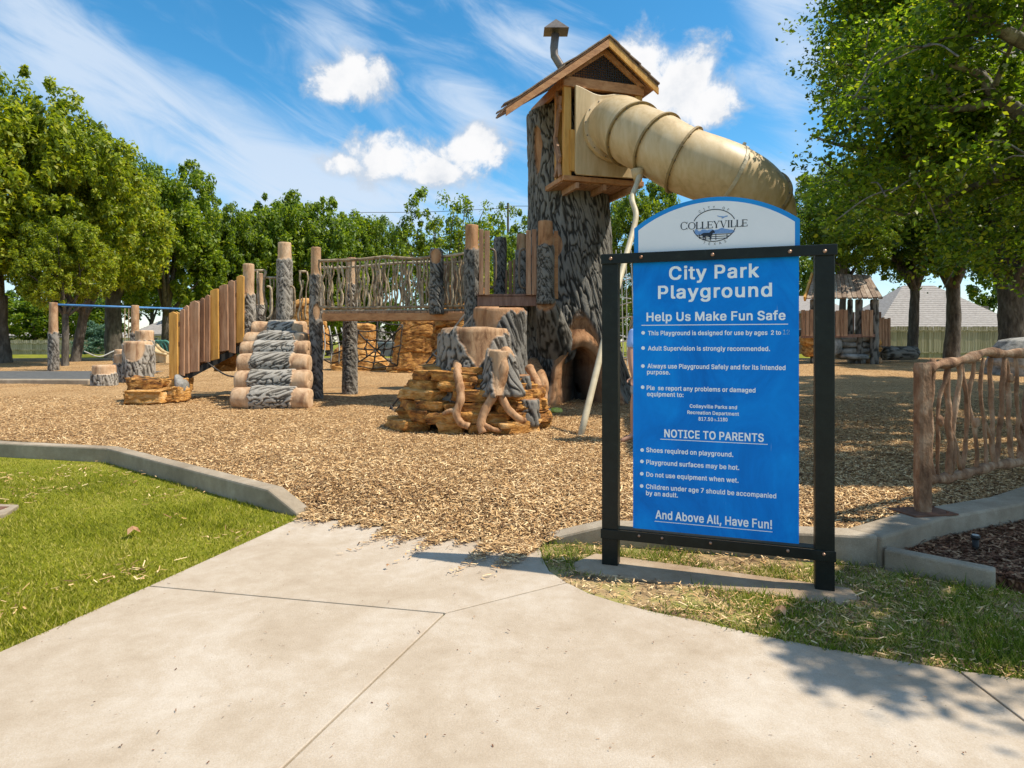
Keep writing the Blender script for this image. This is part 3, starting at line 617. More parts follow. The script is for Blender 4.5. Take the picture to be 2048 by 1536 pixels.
# ------------------------------------------------------------------ cabin on the tower
ca, cb_ = Vector((.953, .303, 0)), Vector((-.303, .953, 0)); C0 = Vector((1.03, 12.7, 0))
def cp(u, d, z): p = C0 + ca*u + cb_*d; return Vector((p.x, p.y, z))
def cbox(u0, u1, d0, d1, z0, z1): return obox(cp((u0+u1)/2, (d0+d1)/2, (z0+z1)/2), ca*(u1-u0)/2, cb_*(d1-d0)/2, (0, 0, (z1-z0)/2))
def cabin():
    K = thing('treehouse_cabin', cp(.87, .8, 4.55), 'small wooden cabin with gabled roof on top of the tree tower', 'cabin')
    Wd, D, zb, zh, za = 1.75, 1.9, 4.63, 6.46, 7.44
    for u, d in ((0, 0), (Wd-.16, 0), (0, .42), (Wd-.16, D-.16), (0, D-.16)):
        o = mk('post', cbox(u, u+.16, d, d+.10, zb, zh), M_['plank_y'], K, bevel=.008)
    for zz, hh in ((zh, .20), (zb-.04, .10)):
        mk('header', cbox(-.02, Wd+.02, -.03, .08, zz, zz+hh), M_['beam_o'], K, bevel=.008)
        mk('header', cbox(-.03, .05, .09, D, zz, zz+hh), M_['beam_o'], K, bevel=.008)
        mk('header', cbox(Wd-.05, Wd+.03, .09, D, zz, zz+hh), M_['beam_o'], K, bevel=.008)
    for k in range(8): mk('floor_board', cbox(.0+k*.22, .2+k*.22, .09, D, zb-.06, zb-.012), M_['plank_b'], K)
    for k in (0.25, .85, 1.45): mk('joist', cbox(k, k+.07, -.02, D, zb-.18, zb-.065), M_['plank_b'], K)
    # left side: braces and lattice boards
    for z0, z1, d0, d1 in ((4.7, 5.5, .12, .40), (5.5, 6.3, .40, .12), (5.05, 5.6, .14, .42), (6.0, 6.45, .12, .34), (4.75, 5.1, .40, .12)):
        mk('brace', beam(cp(-.03, d0, z0), cp(-.03, d1, z1), .05, .09, cb_), M_['plank_b'], K)
    mk('corner_brace', beam(cp(.17, -.02, 4.78), cp(.17, -.02, 5.6), .05, .10, ca), M_['plank_y'], K)
    mk('side_board', cbox(Wd-.03, Wd+.01, .12, D, zb+.1, zh), M_['plank_d'], K)
    mk('back_board', cbox(0, Wd, D, D+.03, zb, zh), M_['plank_d'], K)
    # roof
    sl = .76; ua = Wd/2
    def rz(u): return za - abs(u-ua)*sl
    for side, u1 in ((-1, -1.27), (1, 1.99)):
        d0, d1 = -.22, D+.1; n = 9 if side < 0 else 5; de = .42 if side < 0 else D+.1
        V = [cp(ua, d0, za), cp(ua, d1, za), cp(u1, de, rz(u1)), cp(u1, d0, rz(u1))]; V += [v + Vector((0, 0, .035)) for v in V]
        mk('roof_deck', (np.array(V), BF), M_['plank_b'], K)
        for k in range(n):
            ut = ua + (u1-ua)*k/n; ub = ua + (u1-ua)*(k+1.12)/n
            for j in range(7):
                dm = d1+(de-d1)*(k+.5)/n; dA = d0-.05 + (dm-d0+.1)*j/7 + .01; dB = d0-.05 + (dm-d0+.1)*(j+1)/7 - .01; jj = rnd.uniform(-.03, .05)*side*-1
                V = [cp(ut, dA, rz(ut)+.04), cp(ut, dB, rz(ut)+.04), cp(ub+jj, dB, rz(ub)+.07), cp(ub+jj, dA, rz(ub)+.07)]; V += [v + Vector((0, 0, .028)) for v in V]
                mk('shingle', (np.array(V), BF), M_['roofwood'], K)
        # rake boards
        V = [cp(ua, d0-.02, za-.02), cp(u1, d0-.02, rz(u1)-.02), cp(u1, d0-.02, rz(u1)-.15), cp(ua, d0-.02, za-.17)]; V += [v + cb_*.04 for v in V]
        mk('rake_board', (np.array(V), BF), M_['plank_y'] if side > 0 else M_['beam_o'], K)
        V = [cp(ua, .0, za-.10), cp((ua+.0) if side < 0 else ua, .0, za-.10)]
        e = -.02 if side < 0 else Wd+.02
        V = [cp(ua, -.03, za-.10), cp(e, -.03, rz(e)-.10), cp(e, -.03, rz(e)-.20), cp(ua, -.03, za-.24)]; V += [v + cb_*.06 for v in V]
        mk('gable_rafter', (np.array(V), BF), M_['beam_o'], K)
    # wire mesh in the gable
    bars = []; z0 = zh+.2
    for k in range(1, 34):
        u = k*.052
        if .02 < u < Wd-.02 and rz(u)-.12 > z0: bars.append(beam(cp(u, .02, z0), cp(u, .02, rz(u)-.12), .012, .012, (0, 0, 1)))
    for k in range(1, 14):
        z = z0+k*.05; hw = (za-.12-z)/sl
        if hw > .05: bars.append(beam(cp(ua-hw, .025, z), cp(ua+hw, .025, z), .012, .012))
    mk('wire_mesh', join(*bars), M_['black'], K)
    mk('ceiling_panel', cbox(.05, Wd-.05, .10, D, zh+.1, zh+.13), M_['plank_d'], K)
    # stovepipe
    q = [at(1128, 150, 13.6), at(1122, 133, 13.6), at(1109, 112, 13.6), at(1108, 95, 13.6), at(1111, 68, 13.6)]
    st = mk('stovepipe', tube(q, .085, 14), M_['steel'], K, smooth=True)
    c = at(1112, 66, 13.6); hs = .26; V = [c + Vector((x*hs, y*hs, .02)) for x, y in ((-1,-.8),(1,-.8),(1,.8),(-1,.8))] + [c + Vector((0, 0, .30))]
    mk('chimney_cap', (np.array(V), [(3,2,1,0),(0,1,4),(1,2,4),(2,3,4),(3,0,4)]), M_['steel'], K)
    return K
cabin()

# ------------------------------------------------------------------ tube slide
def slide():
    P0 = cp(1.02, -.10, 5.64); n = Vector((.303, -.953, 0))
    K = thing('tube_slide', g(1330, 800), 'cream enclosed tube slide curving down from the treetop cabin', 'slide')
    # wavy square entry panel
    top = [(0.21 + 1.42*t, 6.42 - .10*t + .05*math.cos(t*9)) for t in np.linspace(0, 1, 19)]
    pl = [(1.63, 4.72), (.24, 4.70)] ; poly = [(.21, 4.74)] + top + pl
    V = [cp(u, -.04, z) for u, z in poly] + [cp(u, -.10, z) for u, z in poly]; m = len(poly)
    mk('entry_panel', (np.array(V), [tuple(range(m)), tuple(range(2*m-1, m-1, -1))] + [(i, m+i, m+(i+1) % m, (i+1) % m) for i in range(m)]), M_['slide'], K, bevel=.012)
    ctl = [P0, P0 + n*.30, at(1268, 270, 12.15), at(1316, 292, 11.75), at(1368, 321, 11.45), at(1457, 355, 11.25), at(1514, 398, 11.55),
           at(1526, 462, 12.3), at(1500, 545, 13.2), at(1410, 600, 13.6), at(1330, 636, 13.4), at(1316, 668, 13.0), at(1345, 715, 12.2)]
    pts = cr(ctl, 8); rad = .575
    bounds = [0, 8, 16, 24, 32, 40, 48, 56, 64, 72, 80, 88, 96]
    for a, b in zip(bounds[:-1], bounds[1:]):
        if a == 0: continue
        g_ = tube(pts[a-(8 if a == 8 else 0):b+1], rad, 40, caps=False); mk('tube_segment', g_, M_['slide'], K, smooth=True)
    for i, rr, w in ((1, .66, .05), (16, .625, .02), (24, .625, .02), (32, .625, .02), (48, .62, .03), (64, .62, .02), (80, .62, .02), (96, .62, .03)):
        T = (pts[i+1]-pts[i-1] if i < len(pts)-1 else pts[i]-pts[i-1]).normalized(); c = pts[i]
        fl = mk('flange', tube([c - T*w, c + T*w], rr, 44), M_['slide_band'] if i > 1 else M_['slide'], K)
        a = T.orthogonal().normalized(); b = T.cross(a)
        bs = []
        for k in range(14):
            th = 2*math.pi*k/14; q = c + (a*math.cos(th)+b*math.sin(th))*(rr-.028); bs.append(tube([q - T*(w+.012), q + T*(w+.012)], .014, 6))
        mk('bolts', join(*bs), M_['steel'], K)
    # clamp band
    i = 40; T = (pts[i+1]-pts[i-1]).normalized(); c = pts[i]; mk('clamp_band', tube([c - T*.03, c + T*.03], .592, 44), M_['pole'], K)
    a = Vector((0, 0, 1)); a = (a - T*a.dot(T)).normalized(); mk('clamp_lug', beam(c + a*.58, c + a*.68, .06, .05, T), M_['pole'], K)
    # bent pole
    b = g(1160, 873); pp = [at(1280, 348, 11.6), at(1272, 372, 11.3), at(1264, 398, 11.1), at(1272, 428, 10.9), at(1266, 462, 10.75), at(1250, 520, 10.4), at(1217, 645, 9.7), b - Vector((0, 0, .03))]
    mk('support_pole', tube(cr(pp, 5), .048, 14), M_['pole'], K, smooth=True)
    c = at(1275, 352, 11.6); mk('pole_collar', tube([c + Vector((0, 0, .12)), c, c - Vector((0, 0, .1))], [.12, .10, .06], 14), M_['slide'], K, smooth=True)
slide()

# ------------------------------------------------------------------ deck beside the tower
def deck():
    K = thing('lookout_deck', g(1015, 810), 'raised brown deck with upright boards between bark posts beside the tower', 'play deck')
    z1 = 2.28; xl, xr = at(955, 0, 12.5).x, at(1076, 0, 12.5).x
    mk('deck_beam', box(xl, xr, 12.46, 12.54, 2.08, z1-.005), M_['plank_d'], K, bevel=.008)
    mk('deck_beam', box(xl, xr+.1, 14.3, 14.38, 2.08, z1-.005), M_['plank_d'], K)
    for k in range(9): mk('deck_board', box(xl-.02, xr+.15, 12.44+k*.215, 12.63+k*.215, z1, z1+.035), M_['plank_d'], K)
    def bd(pa, pb, y0, y1, Y, m='plank_b', w=.03):
        a, b = at(pa, y1, Y), at(pb, y0, Y); mk('upright_board', box(a.x, b.x, Y-w, Y+w, a.z, b.z), M_[m], K, bevel=.006)
    for pa, pb, t in ((958, 967, 459), (969, 979, 462), (1052, 1062, 461), (1063.5, 1073, 459)): bd(pa, pb, t, 590, 12.40)
    for pa, pb, t in ((1108, 1116, 462),): bd(pa, pb, t, 598, 12.7, 'beam_o')
    for pa, pb, t in ((1017, 1024, 522), (1026, 1033, 519), (1009, 1015, 540)): bd(pa, pb, t, 594, 14.25, 'plank_b')
    for px, sgn in ((980, 1), (1050, -1)):
        q = [at(px, 498, 12.5), at(px+6*sgn, 499, 12.5), at(px+11*sgn, 510, 12.5), at(px+11*sgn, 562, 12.5), at(px+6*sgn, 574, 12.5), at(px, 575, 12.5)]
        mk('grab_handle', tube(cr(q, 4), .022, 8), M_['handle'], K, smooth=True)
    def post(px, w, y0, zb_, Y, tand, seed, mt='logdark', spots=()):
        t = at(px, y0, Y); logp('bark_post', (t.x, Y, zb_), t, w*Y/F/2*1.04, w*Y/F/2*.95, M_[mt], K, toptan(tand, .04, seed, spots), seed, nu=64, nv=110, ridge=.022, fr=26, axf=3.2, twist=4, wob=.018, round_=.06)
    post(944, 27, 450, .05, 12.62, .48, 21); post(1091, 30, 442, 2.12, 12.42, .48, 22)
    post(1043, 20, 468, .3, 14.1, .36, 23, 'log'); post(1000, 22, 476, .3, 14.3, .0, 24)
deck()

# ------------------------------------------------------------------ twig bridge
def wiggle(a, b, amp, n=7, r=.015, seed=0, jit=.12, taper=0):
    q = random.Random(seed); a, b = Vector(a), Vector(b); P = []
    for i in range(n+1):
        t = i/n; e = 0 if i in (0, n) else 1; P.append(a.lerp(b, t) + Vector((q.uniform(-amp, amp)*e, q.uniform(-amp, amp)*.5*e, 0)))
    P = cr(P, 2); return tube(P, [r*(1+q.uniform(-.18, .18)) for _ in P], 6)
def bridge():
    K = thing('twig_rail_bridge', g(760, 790), 'raised wooden bridge with wavy twig balustrades and bark posts', 'bridge')
    def lp(px, py, k): return at(px, py, np.interp(px, [635, 935], [14.3, 12.8]) + k*1.15)
    mk('side_beam', beam(lp(646, 634, 0), lp(955, 633, 0), .08, .155), M_['beam_o'], K, bevel=.006)
    mk('side_beam', beam(lp(646, 636, 1), lp(990, 635, 1), .08, .15), M_['beam_o'], K, bevel=.006)
    a, b = lp(646, 626, 0), lp(950, 625, 0)
    for k in range(24):
        t0, t1 = k/24+.003, (k+1)/24-.003; p, q = a.lerp(b, t0), a.lerp(b, t1); off = Vector((.45, 1.15, 0))
        V = [p, q, q+off, p+off]; V += [v + Vector((0, 0, .03)) for v in V]; mk('deck_board', (np.array(V), BF), M_['plank_b'], K)
    def rail(pts, k, r=.035): mk('rail', tube(cr([lp(x, y, k) for x, y in pts], 5), r, 8, jit=.1), M_['twig'], K, smooth=True)
    rail([(638, 522), (668, 521), (700, 520), (732, 518), (768, 514), (800, 516), (835, 517), (868, 513)], 0)
    rail([(882, 513), (900, 511), (936, 506)], 0, .03); rail([(640, 614), (700, 616), (760, 615), (820, 614), (868, 613)], 0, .032); rail([(880, 613), (940, 612)], 0, .03)
    rail([(640, 535), (676, 536), (716, 533), (760, 529), (800, 526), (865, 524)], 1, .03); rail([(880, 527), (935, 523)], 1, .025); rail([(640, 622), (935, 620)], 1, .025)
    q = random.Random(4); x = 640; n = 0
    while x < 866:
        mk('baluster', wiggle(lp(x+q.uniform(-2, 2), 615, 0), lp(x+q.uniform(-2, 2), 517 + (4 if x < 720 else 0), 0), .035, 7, q.uniform(.014, .027), n), M_['twig'], K, smooth=True); x += q.uniform(7.2, 10.5); n += 1
    x = 652
    while x < 930:
        if not 862 < x < 884: mk('baluster', wiggle(lp(x, 621, 1), lp(x+q.uniform(-3, 3), 531, 1), .035, 7, q.uniform(.015, .032), n), M_['twig'], K, smooth=True)
        x += q.uniform(7.0, 10.5); n += 1
    x = 886
    while x < 936: mk('baluster', wiggle(lp(x, 613, 0), lp(x+q.uniform(-2, 2), 511, 0), .03, 7, q.uniform(.014, .022), n), M_['twig'], K, smooth=True); x += 8.5; n += 1
    for pa, pb, t in ((888, 899, 522), (901, 913, 516), (917, 928, 520)):
        a, b = lp(pa, 606, 1.25), lp(pb, t, 1.25); mk('back_board', box(a.x, b.x, a.y-.02, a.y+.02, a.z, b.z), M_['plank_b'], K)
    def post(px, w, y0, base, Y, tand, seed, mt='log', spots=(), nm='bark_post'):
        t = at(px, y0, Y); zb_ = base if isinstance(base, float) else float(gz(t.x, Y))-.05
        return logp(nm, (t.x, Y, zb_), t, w*Y/F/2*1.08, w*Y/F/2*.92, M_[mt], K, toptan(tand, .07, seed, spots), seed, nu=56, nv=130, ridge=.022, fr=25, axf=3.2, twist=4, wob=.018, round_=.05)
    post(632, 22, 494, None, 14.45, .62, 31, 'log', ((2.0, -1.2, .16, .5),)); post(569, 27, 485, None, 15.6, .42, 32, 'logpale'); post(703, 20, 515, 1.9, 16.0, .66, 33, 'logpale')
    post(700, 25, 640, None, 15.7, .0, 34, 'log'); post(873, 22, 499, 1.95, 13.0, .0, 35, 'logdark', ((1.15, -1.6, .14, .9),))
    post(497, 23, 528, None, 14.9, .72, 36, 'logpale'); post(520, 13, 546, 1.9, 16.2, .8, 37, 'logpale'); 
    # landing at the top of the log stairs
    mk('landing_board', beam(at(505, 668, 16.0), at(625, 664, 16.1), 1.2, .1), M_['plank_d'], K)
    for pts in ([(508, 541), (530, 541)], [(533, 555), (558, 556)], [(598, 543), (612, 543)]):
        mk('rail', tube([at(x, y, 15.7) for x, y in pts], .03, 8), M_['twig'], K, smooth=True)
    for i, (x, y0, y1) in enumerate(((514, 541, 648), (530, 541, 650), (538, 556, 650), (545, 556, 652), (553, 556, 650), (599, 543, 645), (612, 543, 640), (604, 560, 640))):
        mk('baluster', wiggle(at(x, y1, 15.7), at(x+2, y0, 15.7), .05, 6, .03 if i in (0, 1, 5) else .02, 70+i), M_['twig'], K, smooth=True)
    for px, sg in ((534, 1), (580, 1)):
        pts = [at(px, 573, 15.3), at(px+6*sg, 574, 15.3), at(px+9*sg, 585, 15.3), at(px+9*sg, 622, 15.3), at(px+4*sg, 635, 15.3), at(px, 637, 15.3)]
        mk('grab_handle', tube(cr(pts, 4), .025, 8), M_['twig'], K, smooth=True)
bridge()

# ------------------------------------------------------------------ log stairs
def stairs():
    K = thing('log_stairs', g(546, 806), 'stack of six thick logs with grey bark middles forming steps up to the bridge', 'steps')
    for i, (xa, xb, yc, Y) in enumerate(((467, 623, 797, 12.5), (474, 619, 762, 12.95), (479, 620, 728, 13.4), (484, 619, 701, 13.9), (493, 612, 681, 14.35), (507, 611, 659, 14.8))):
        r = (.215, .20, .205, .19, .185, .19)[i]
        logp('log_step', at(xa, yc, Y), at(xb, yc+(2, -1, 1, -2, 1, 0)[i], Y), r, r*1.03, M_['logpale'], K, bothtan((.36, .28, .27, .30, .31, .36)[i], (.30, .30, .34, .26, .20, .22)[i], 41+i), 41+i, nu=110, nv=150, ridge=.028, thick=.012, fr=19, axf=2.7, twist=3, round_=.10, wob=.04)
    for s in (-1, 1):
        a, b = at(545+s*60, 812, 12.75), at(552+s*40, 664, 15.0); mk('stringer', beam(a, b, .12, .22), M_['plank_d'], K)
stairs()

# ------------------------------------------------------------------ plank ramp
def ramp_():
    K = thing('plank_sided_ramp', g(400, 790), 'sloping ramp with uneven golden and brown upright planks rising to the bridge', 'ramp')
    PL = [(338,355,625,757,'plank_y'),(358,368,620,750,'plank_b'),(369,377.5,612,746,'plank_b'),(379,397,603,743,'plank_b'),(399,408,597,724,'plank_b'),(409.5,419,591,726,'plank_b'),
          (421,437,580,720,'plank_y'),(439,456,571,702,'plank_b'),(457,470,562,706,'plank_b'),(472,487,552,686,'plank_y')]
    for row in (0, 1):
        for i, (xa, xb, y0, y1, m) in enumerate(PL):
            Y = 13.75 + (xa-338)/149*.9 + row*1.15; sk = rnd.uniform(-1.6, 1.6); dx = row*6
            c = [at(xa+dx, y1+rnd.uniform(-2, 2), Y), at(xb+dx, y1+rnd.uniform(-3, 3), Y), at(xb+sk+dx, y0+rnd.uniform(-3, 3), Y), at((xa+xb)/2+sk+dx, y0-2, Y), at(xa+sk+dx, y0+2, Y)]
            V = c + [v + Vector((0, .05, 0)) for v in c]
            nm = mk('plank', (np.array(V), [(4,3,2,1,0)[::-1], (5,6,7,8,9)[::-1]] + [(k, (k+1) % 5, 5+(k+1) % 5, 5+k)[::-1] for k in range(5)]), M_[m], K, bevel=.01)
        for dy in (-100, -60, -12): mk('cross_rail', beam(at(341, 752+dy+5, 13.84+row*1.05), at(489, 676+dy+5, 14.74+row*1.05), .06, .09), M_['plank_b'], K)
    for k in range(12):
        t = k/12; a = at(341, 754, 13.85).lerp(at(489, 678, 14.75), t+.04); mk('tread', obox(a + Vector((0, .5, .02)), (.065, .04, .03), (0, .5, 0), (0, 0, .02)), M_['plank_d'], K)
    mk('under_beam', beam(at(350, 764, 13.9), at(489, 692, 14.8), .12, .14), M_['black'], K)
    mk('under_beam', beam(at(350, 764, 14.8), at(489, 692, 15.6), .12, .14), M_['black'], K)
    mk('rope', tube(cr([at(415, 725, 14.2), at(432, 738, 14.0), at(452, 750, 13.8), at(474, 754, 13.6)], 4), .018, 6), M_['rope'], K, smooth=True)
ramp_()

# ------------------------------------------------------------------ rocks
def rblock(c, dims, yaw=0, seed=0, e=.35, nu=14, nv=9, amp=.10, tilt=0, rough=0.0):
    th = np.linspace(0, 2*np.pi, nu, endpoint=False)[None]; ph = np.linspace(-np.pi/2, np.pi/2, nv)[:, None]
    sp = lambda v: np.sign(v)*np.abs(v)**e
    x = sp(np.cos(ph))*sp(np.cos(th)); y = sp(np.cos(ph))*sp(np.sin(th)); z = sp(np.sin(ph)) + 0*th
    k = 1 + amp*(fbm(x*1.3+seed, y*1.3, z*1.3, 3, seed)-.5)*2 + rough*(fbm(x*4+seed, y*4, z*9, 2, seed+5)-.5); x, y, z = x*k*dims[0], y*k*dims[1], z*k*dims[2] + tilt*x*dims[2]
    cs, sn = math.cos(yaw), math.sin(yaw); P = np.stack([c[0]+x*cs-y*sn, c[1]+x*sn+y*cs, c[2]+z], -1)
    V = P.reshape(-1, 3); i = np.arange(nv-1)[:, None]*nu; j = np.arange(nu)[None]; j2 = (j+1) % nu
    return V, np.stack([i+j, i+j2, i+nu+j2, i+nu+j], -1).reshape(-1, 4)
def boulder(name, base, prof, ry, mat, parent, seed, strata=1.9, amp=.30, nu=150, nv=120, ledge=.07):
    """prof: list of (z, xleft, xright) in metres relative to base"""
    z = np.linspace(prof[0][0], prof[-1][0], nv)[:, None]; th = np.linspace(0, 2*np.pi, nu, endpoint=False)[None]
    pz = [p[0] for p in prof]; xl = np.interp(z, pz, [p[1] for p in prof]); xr = np.interp(z, pz, [p[2] for p in prof])
    top = np.sqrt(np.clip((prof[-1][0]-z)/.12, 0, 1)); hw = (xr-xl)/2; cxx = (xr+xl)/2
    zs = z*strata + 1.3*fbm(np.cos(th)*1.5, np.sin(th)*1.5, z*1.2, 3, seed); lay = np.floor(zs); fr_ = zs-lay
    st = _h(lay.astype(np.int64), np.floor(th/(2*np.pi)*6 + lay*1.7).astype(np.int64), lay.astype(np.int64)*0, seed)
    crack = np.exp(-(np.minimum(fr_, 1-fr_)/.045)**2)
    k = 1 + ledge*(st-.5)*2 - .07*crack + .10*(fbm(np.cos(th)*6+seed, np.sin(th)*6, z*7, 3, seed+2)-.5) + amp*(fbm(np.cos(th)*1.6+seed, np.sin(th)*1.6, z*1.2, 4, seed)-.5)
    sp = lambda v: np.sign(v)*np.abs(v)**.75
    P = np.stack([base[0]+cxx+sp(np.cos(th))*hw*k*top, base[1]+sp(np.sin(th))*ry*k*top*np.maximum(.55, hw/np.max(hw)), base[2]+z+0*th], -1)
    V = P.reshape(-1, 3); i = np.arange(nv-1)[:, None]*nu; j = np.arange(nu)[None]; j2 = (j+1) % nu
    return mk(name, (V, np.stack([i+j, i+j2, i+nu+j2, i+nu+j], -1).reshape(-1, 4)), mat, parent)

def stump_climber():
    b = g(950, 858); b.y += .55; K = thing('stump_and_rock_climber', b, 'grey bark tree stumps with tan roots growing over a pile of ochre rock blocks', 'climber')
    # rock base: rows of blocks round an oval
    cx, cy = at(945, 0, 9.75).x, 9.75
    rows = [(.07, .095, .93, .62), (.23, .09, .93, .61), (.38, .085, .88, .58), (.53, .085, .84, .55), (.67, .08, .77, .50), (.80, .08, .70, .46), (.90, .06, .58, .40)]
    q = random.Random(3); n = 0
    for z, hh, rx, ry in rows:
        a = q.uniform(0, .4)
        while a < 2*math.pi + .1:
            w = q.uniform(.40, .95); sx = rx*(1+q.uniform(-.06, .05)); x, y = cx + math.cos(a)*sx, cy + math.sin(a)*ry*(1+q.uniform(-.05, .05))
            xo = -.10 if z < .2 else 0
            zt = z if x < cx + .1 or z < .6 else z - .18
            yaw = math.atan2(math.cos(a)*ry, -math.sin(a)*rx)
            mk('rock_block', rblock((x+xo*(x < cx), y, b.z-.02 + zt + q.uniform(-.02, .02)), (w*.41, .22, hh*q.uniform(.85, 1.05)), yaw, n, .20, 34, 19, .20, tilt=q.uniform(-.3, .3), rough=.26), M_['rock'], K)
            a += w*.76/math.hypot(math.sin(a)*rx, math.cos(a)*ry); n += 1
    mk('rock_core', rblock((cx, cy, b.z+.38), (.80, .50, .44), 0, 5, .6), M_['crack_shade'], K, smooth=True)  # core coloured dark so the gaps between blocks look shaded
    def drop(wz):   # tan where the bark has fallen away
        def f(th, z, L_):
            d = np.angle(np.exp(1j*(th - wz[0]))); lim = L_*wz[1] + (L_*wz[2])*np.clip(np.abs(d)/wz[3], 0, 1)**1.2
            j = (fbm(np.cos(th)*4, np.sin(th)*4, z*3, 3, int(wz[0]*10)+7) - .5)*.3
            return np.clip((np.minimum(lim, L_-wz[4]) - z + j)/.03 + .5, 0, 1)
        return f
    # th: a x d basis -> find angle of the camera side numerically: a=cross(d,(0,-1,0)) ; use -pi/2 or pi/2
    def st(px, y0, yb, w, Y, seed, mask, flare=.5, mt='log', nu=190, nv=120, ell=1.0, nm='stump'):
        t = at(px, y0, Y); bb = at(px, yb, Y)
        return logp(nm, bb, t, w*Y/F/2*1.02, w*Y/F/2, M_[mt], K, mask, seed, nu, nv, ridge=.026, fr=20, axf=2.4, twist=2.2, round_=.07, flare=flare, flares=.35, wob=.035, thick=.022, ell=ell)
    cam_th = CAMTH
    st(999, 616, 815, 100, 10.9, 52, drop((cam_th-.55, .50, .48, .75, .13)), .35, 'logdark')
    st(949, 656, 800, 134, 9.75, 51, drop((cam_th+.12, .45, .60, .75, .10)), .32, 'log')
    st(1003, 699, 790, 46, 9.15, 53, drop((cam_th-.1, -.1, 1.0, .7, .08)), 1.0, 'log')
    st(1040, 748, 800, 34, 9.55, 54, toptan(.02, .02, 3), .2, 'logdark', 60, 40)
    st(1056, 795, 850, 36, 9.3, 55, toptan(.02, .02, 4), .15, 'logdark', 60, 40)
    def root(pp, r0, r1, nm='root'):
        p = cr(pp, 7); mk(nm, tube(p, [.80*(r0+(r1-r0)*i/(len(p)-1))*(1+.05*math.sin(i*.9+r0*90)) for i in range(len(p))], 14, jit=.06), M_['root'], K, smooth=True)
    root([at(916, 700, 9.55), at(915, 745, 9.12), at(920, 775, 9.0), at(921, 800, 8.93), at(913, 826, 8.88), at(922, 846, 8.84), at(938, 853, 8.82)], .085, .06)
    root([at(915, 822, 8.9), at(900, 822, 8.92), at(886, 828, 8.95)], .055, .035)
    root([at(1012, 700, 9.2), at(1009, 735, 8.98), at(1002, 765, 8.95), at(985, 795, 8.88), at(968, 825, 8.84), at(962, 850, 8.80), at(966, 866, 8.78)], .095, .07)
    root([at(1000, 770, 8.95), at(1004, 795, 8.9), at(1018, 820, 8.88), at(1036, 836, 8.88), at(1048, 842, 8.95)], .075, .06)
    root([at(968, 850, 8.8), at(985, 858, 8.78), at(1002, 862, 8.8)], .05, .03)
    root([at(1058, 735, 10.2), at(1072, 762, 10.0), at(1086, 800, 9.8), at(1090, 832, 9.7)], .09, .07)
    for i, (px, py, w, h, Y) in enumerate(((1056, 820, 30, 22, 9.55), (1072, 838, 24, 16, 9.6), (1066, 785, 22, 26, 9.8), (1010, 850, 34, 12, 8.95), (880, 770, 30, 14, 9.4), (862, 760, 22, 10, 9.5))):
        mk('rock_block', rblock(at(px, py, Y), (w*Y/F/2, .18, h*Y/F/2), .1*i, 80+i, .45), M_['rock'], K)
# the camera-facing angle in logp's basis for an upright log: a = cross((0,0,1),(0,-1,0)) = (1,0,0), b = cross(d,a) = (0,1,0)
CAMTH = -math.pi/2
stump_climber()

# left low rock step
def rockstep():
    b = g(318, 800); K = thing('low_rock_step', b, 'low two-tier ochre rock step at the foot of the plank ramp', 'rock')
    for i, (px, py, w, h, Y, t) in enumerate(((302, 793, 70, 24, 13.3, .1), (345, 790, 44, 28, 13.5, .15), (306, 771, 70, 24, 13.8, -.05), (347, 770, 50, 28, 13.9, -.1), (320, 782, 92, 48, 14.2, 0))):
        mk('rock_block', rblock(at(px, py, Y), (w*Y/F/2*1.05, .30, h*Y/F/2*1.1), 0, 60+i, .22, 40, 22, .32, tilt=t, rough=.5), M_['rock'], K)
    mk('grey_rock_edge', rblock(at(364, 775, 13.8), (.12, .3, .22), .3, 66, .5, tilt=-.5), M_['rockgrey'], K)
rockstep()
def boulders():
    b = g(712, 741); s = b.y/F
    o = boulder('climbing_boulder', (b.x, b.y+.5, b.z-.1), [(0, -58*s, 62*s), (.45, -56*s, 52*s), (.9, -50*s, 34*s), (1.3, -20*s, 34*s), (1.75, -14*s, 34*s), (1.95, -20*s, 30*s)], .75, M_['rock'], None, 5)
    tag(o, 'ochre climbing boulder with a stepped top behind the round bark post under the bridge', 'boulder')
    b = g(835, 745); s = b.y/F
    o = boulder('climbing_boulder', (b.x, b.y+.5, b.z-.1), [(0, -66*s, 66*s), (.5, -56*s, 66*s), (1.2, -50*s, 64*s), (1.8, -42*s, 62*s), (2.15, -36*s, 60*s)], .8, M_['rock'], None, 9)
    tag(o, 'broad ochre climbing boulder between the rope net and the tree stumps', 'boulder')
    b = g(905, 720); s = .017
    o = boulder('climbing_boulder', at(915, 715, 17.5), [(0, -40*s, 50*s), (.8, -38*s, 50*s), (2.0, -30*s, 44*s)], .7, M_['rock'], None, 14); tag(o, 'ochre boulder seen under the right end of the bridge', 'boulder')
    o = boulder('climbing_boulder', at(612, 700, 17.8), [(0, -.6, .6), (.6, -.55, .55), (1.25, -.4, .45), (1.45, -.3, .3)], .5, M_['rock'], None, 15); tag(o, 'small ochre boulder showing above the top log step', 'boulder')
    o = boulder('climbing_boulder', at(452, 742, 15.6), [(0, -.25, .2), (.6, -.22, .25)], .25, M_['rock'], None, 17, nu=60, nv=40); tag(o, 'small shaded ochre rock between the ramp and the log stairs', 'boulder')
boulders()
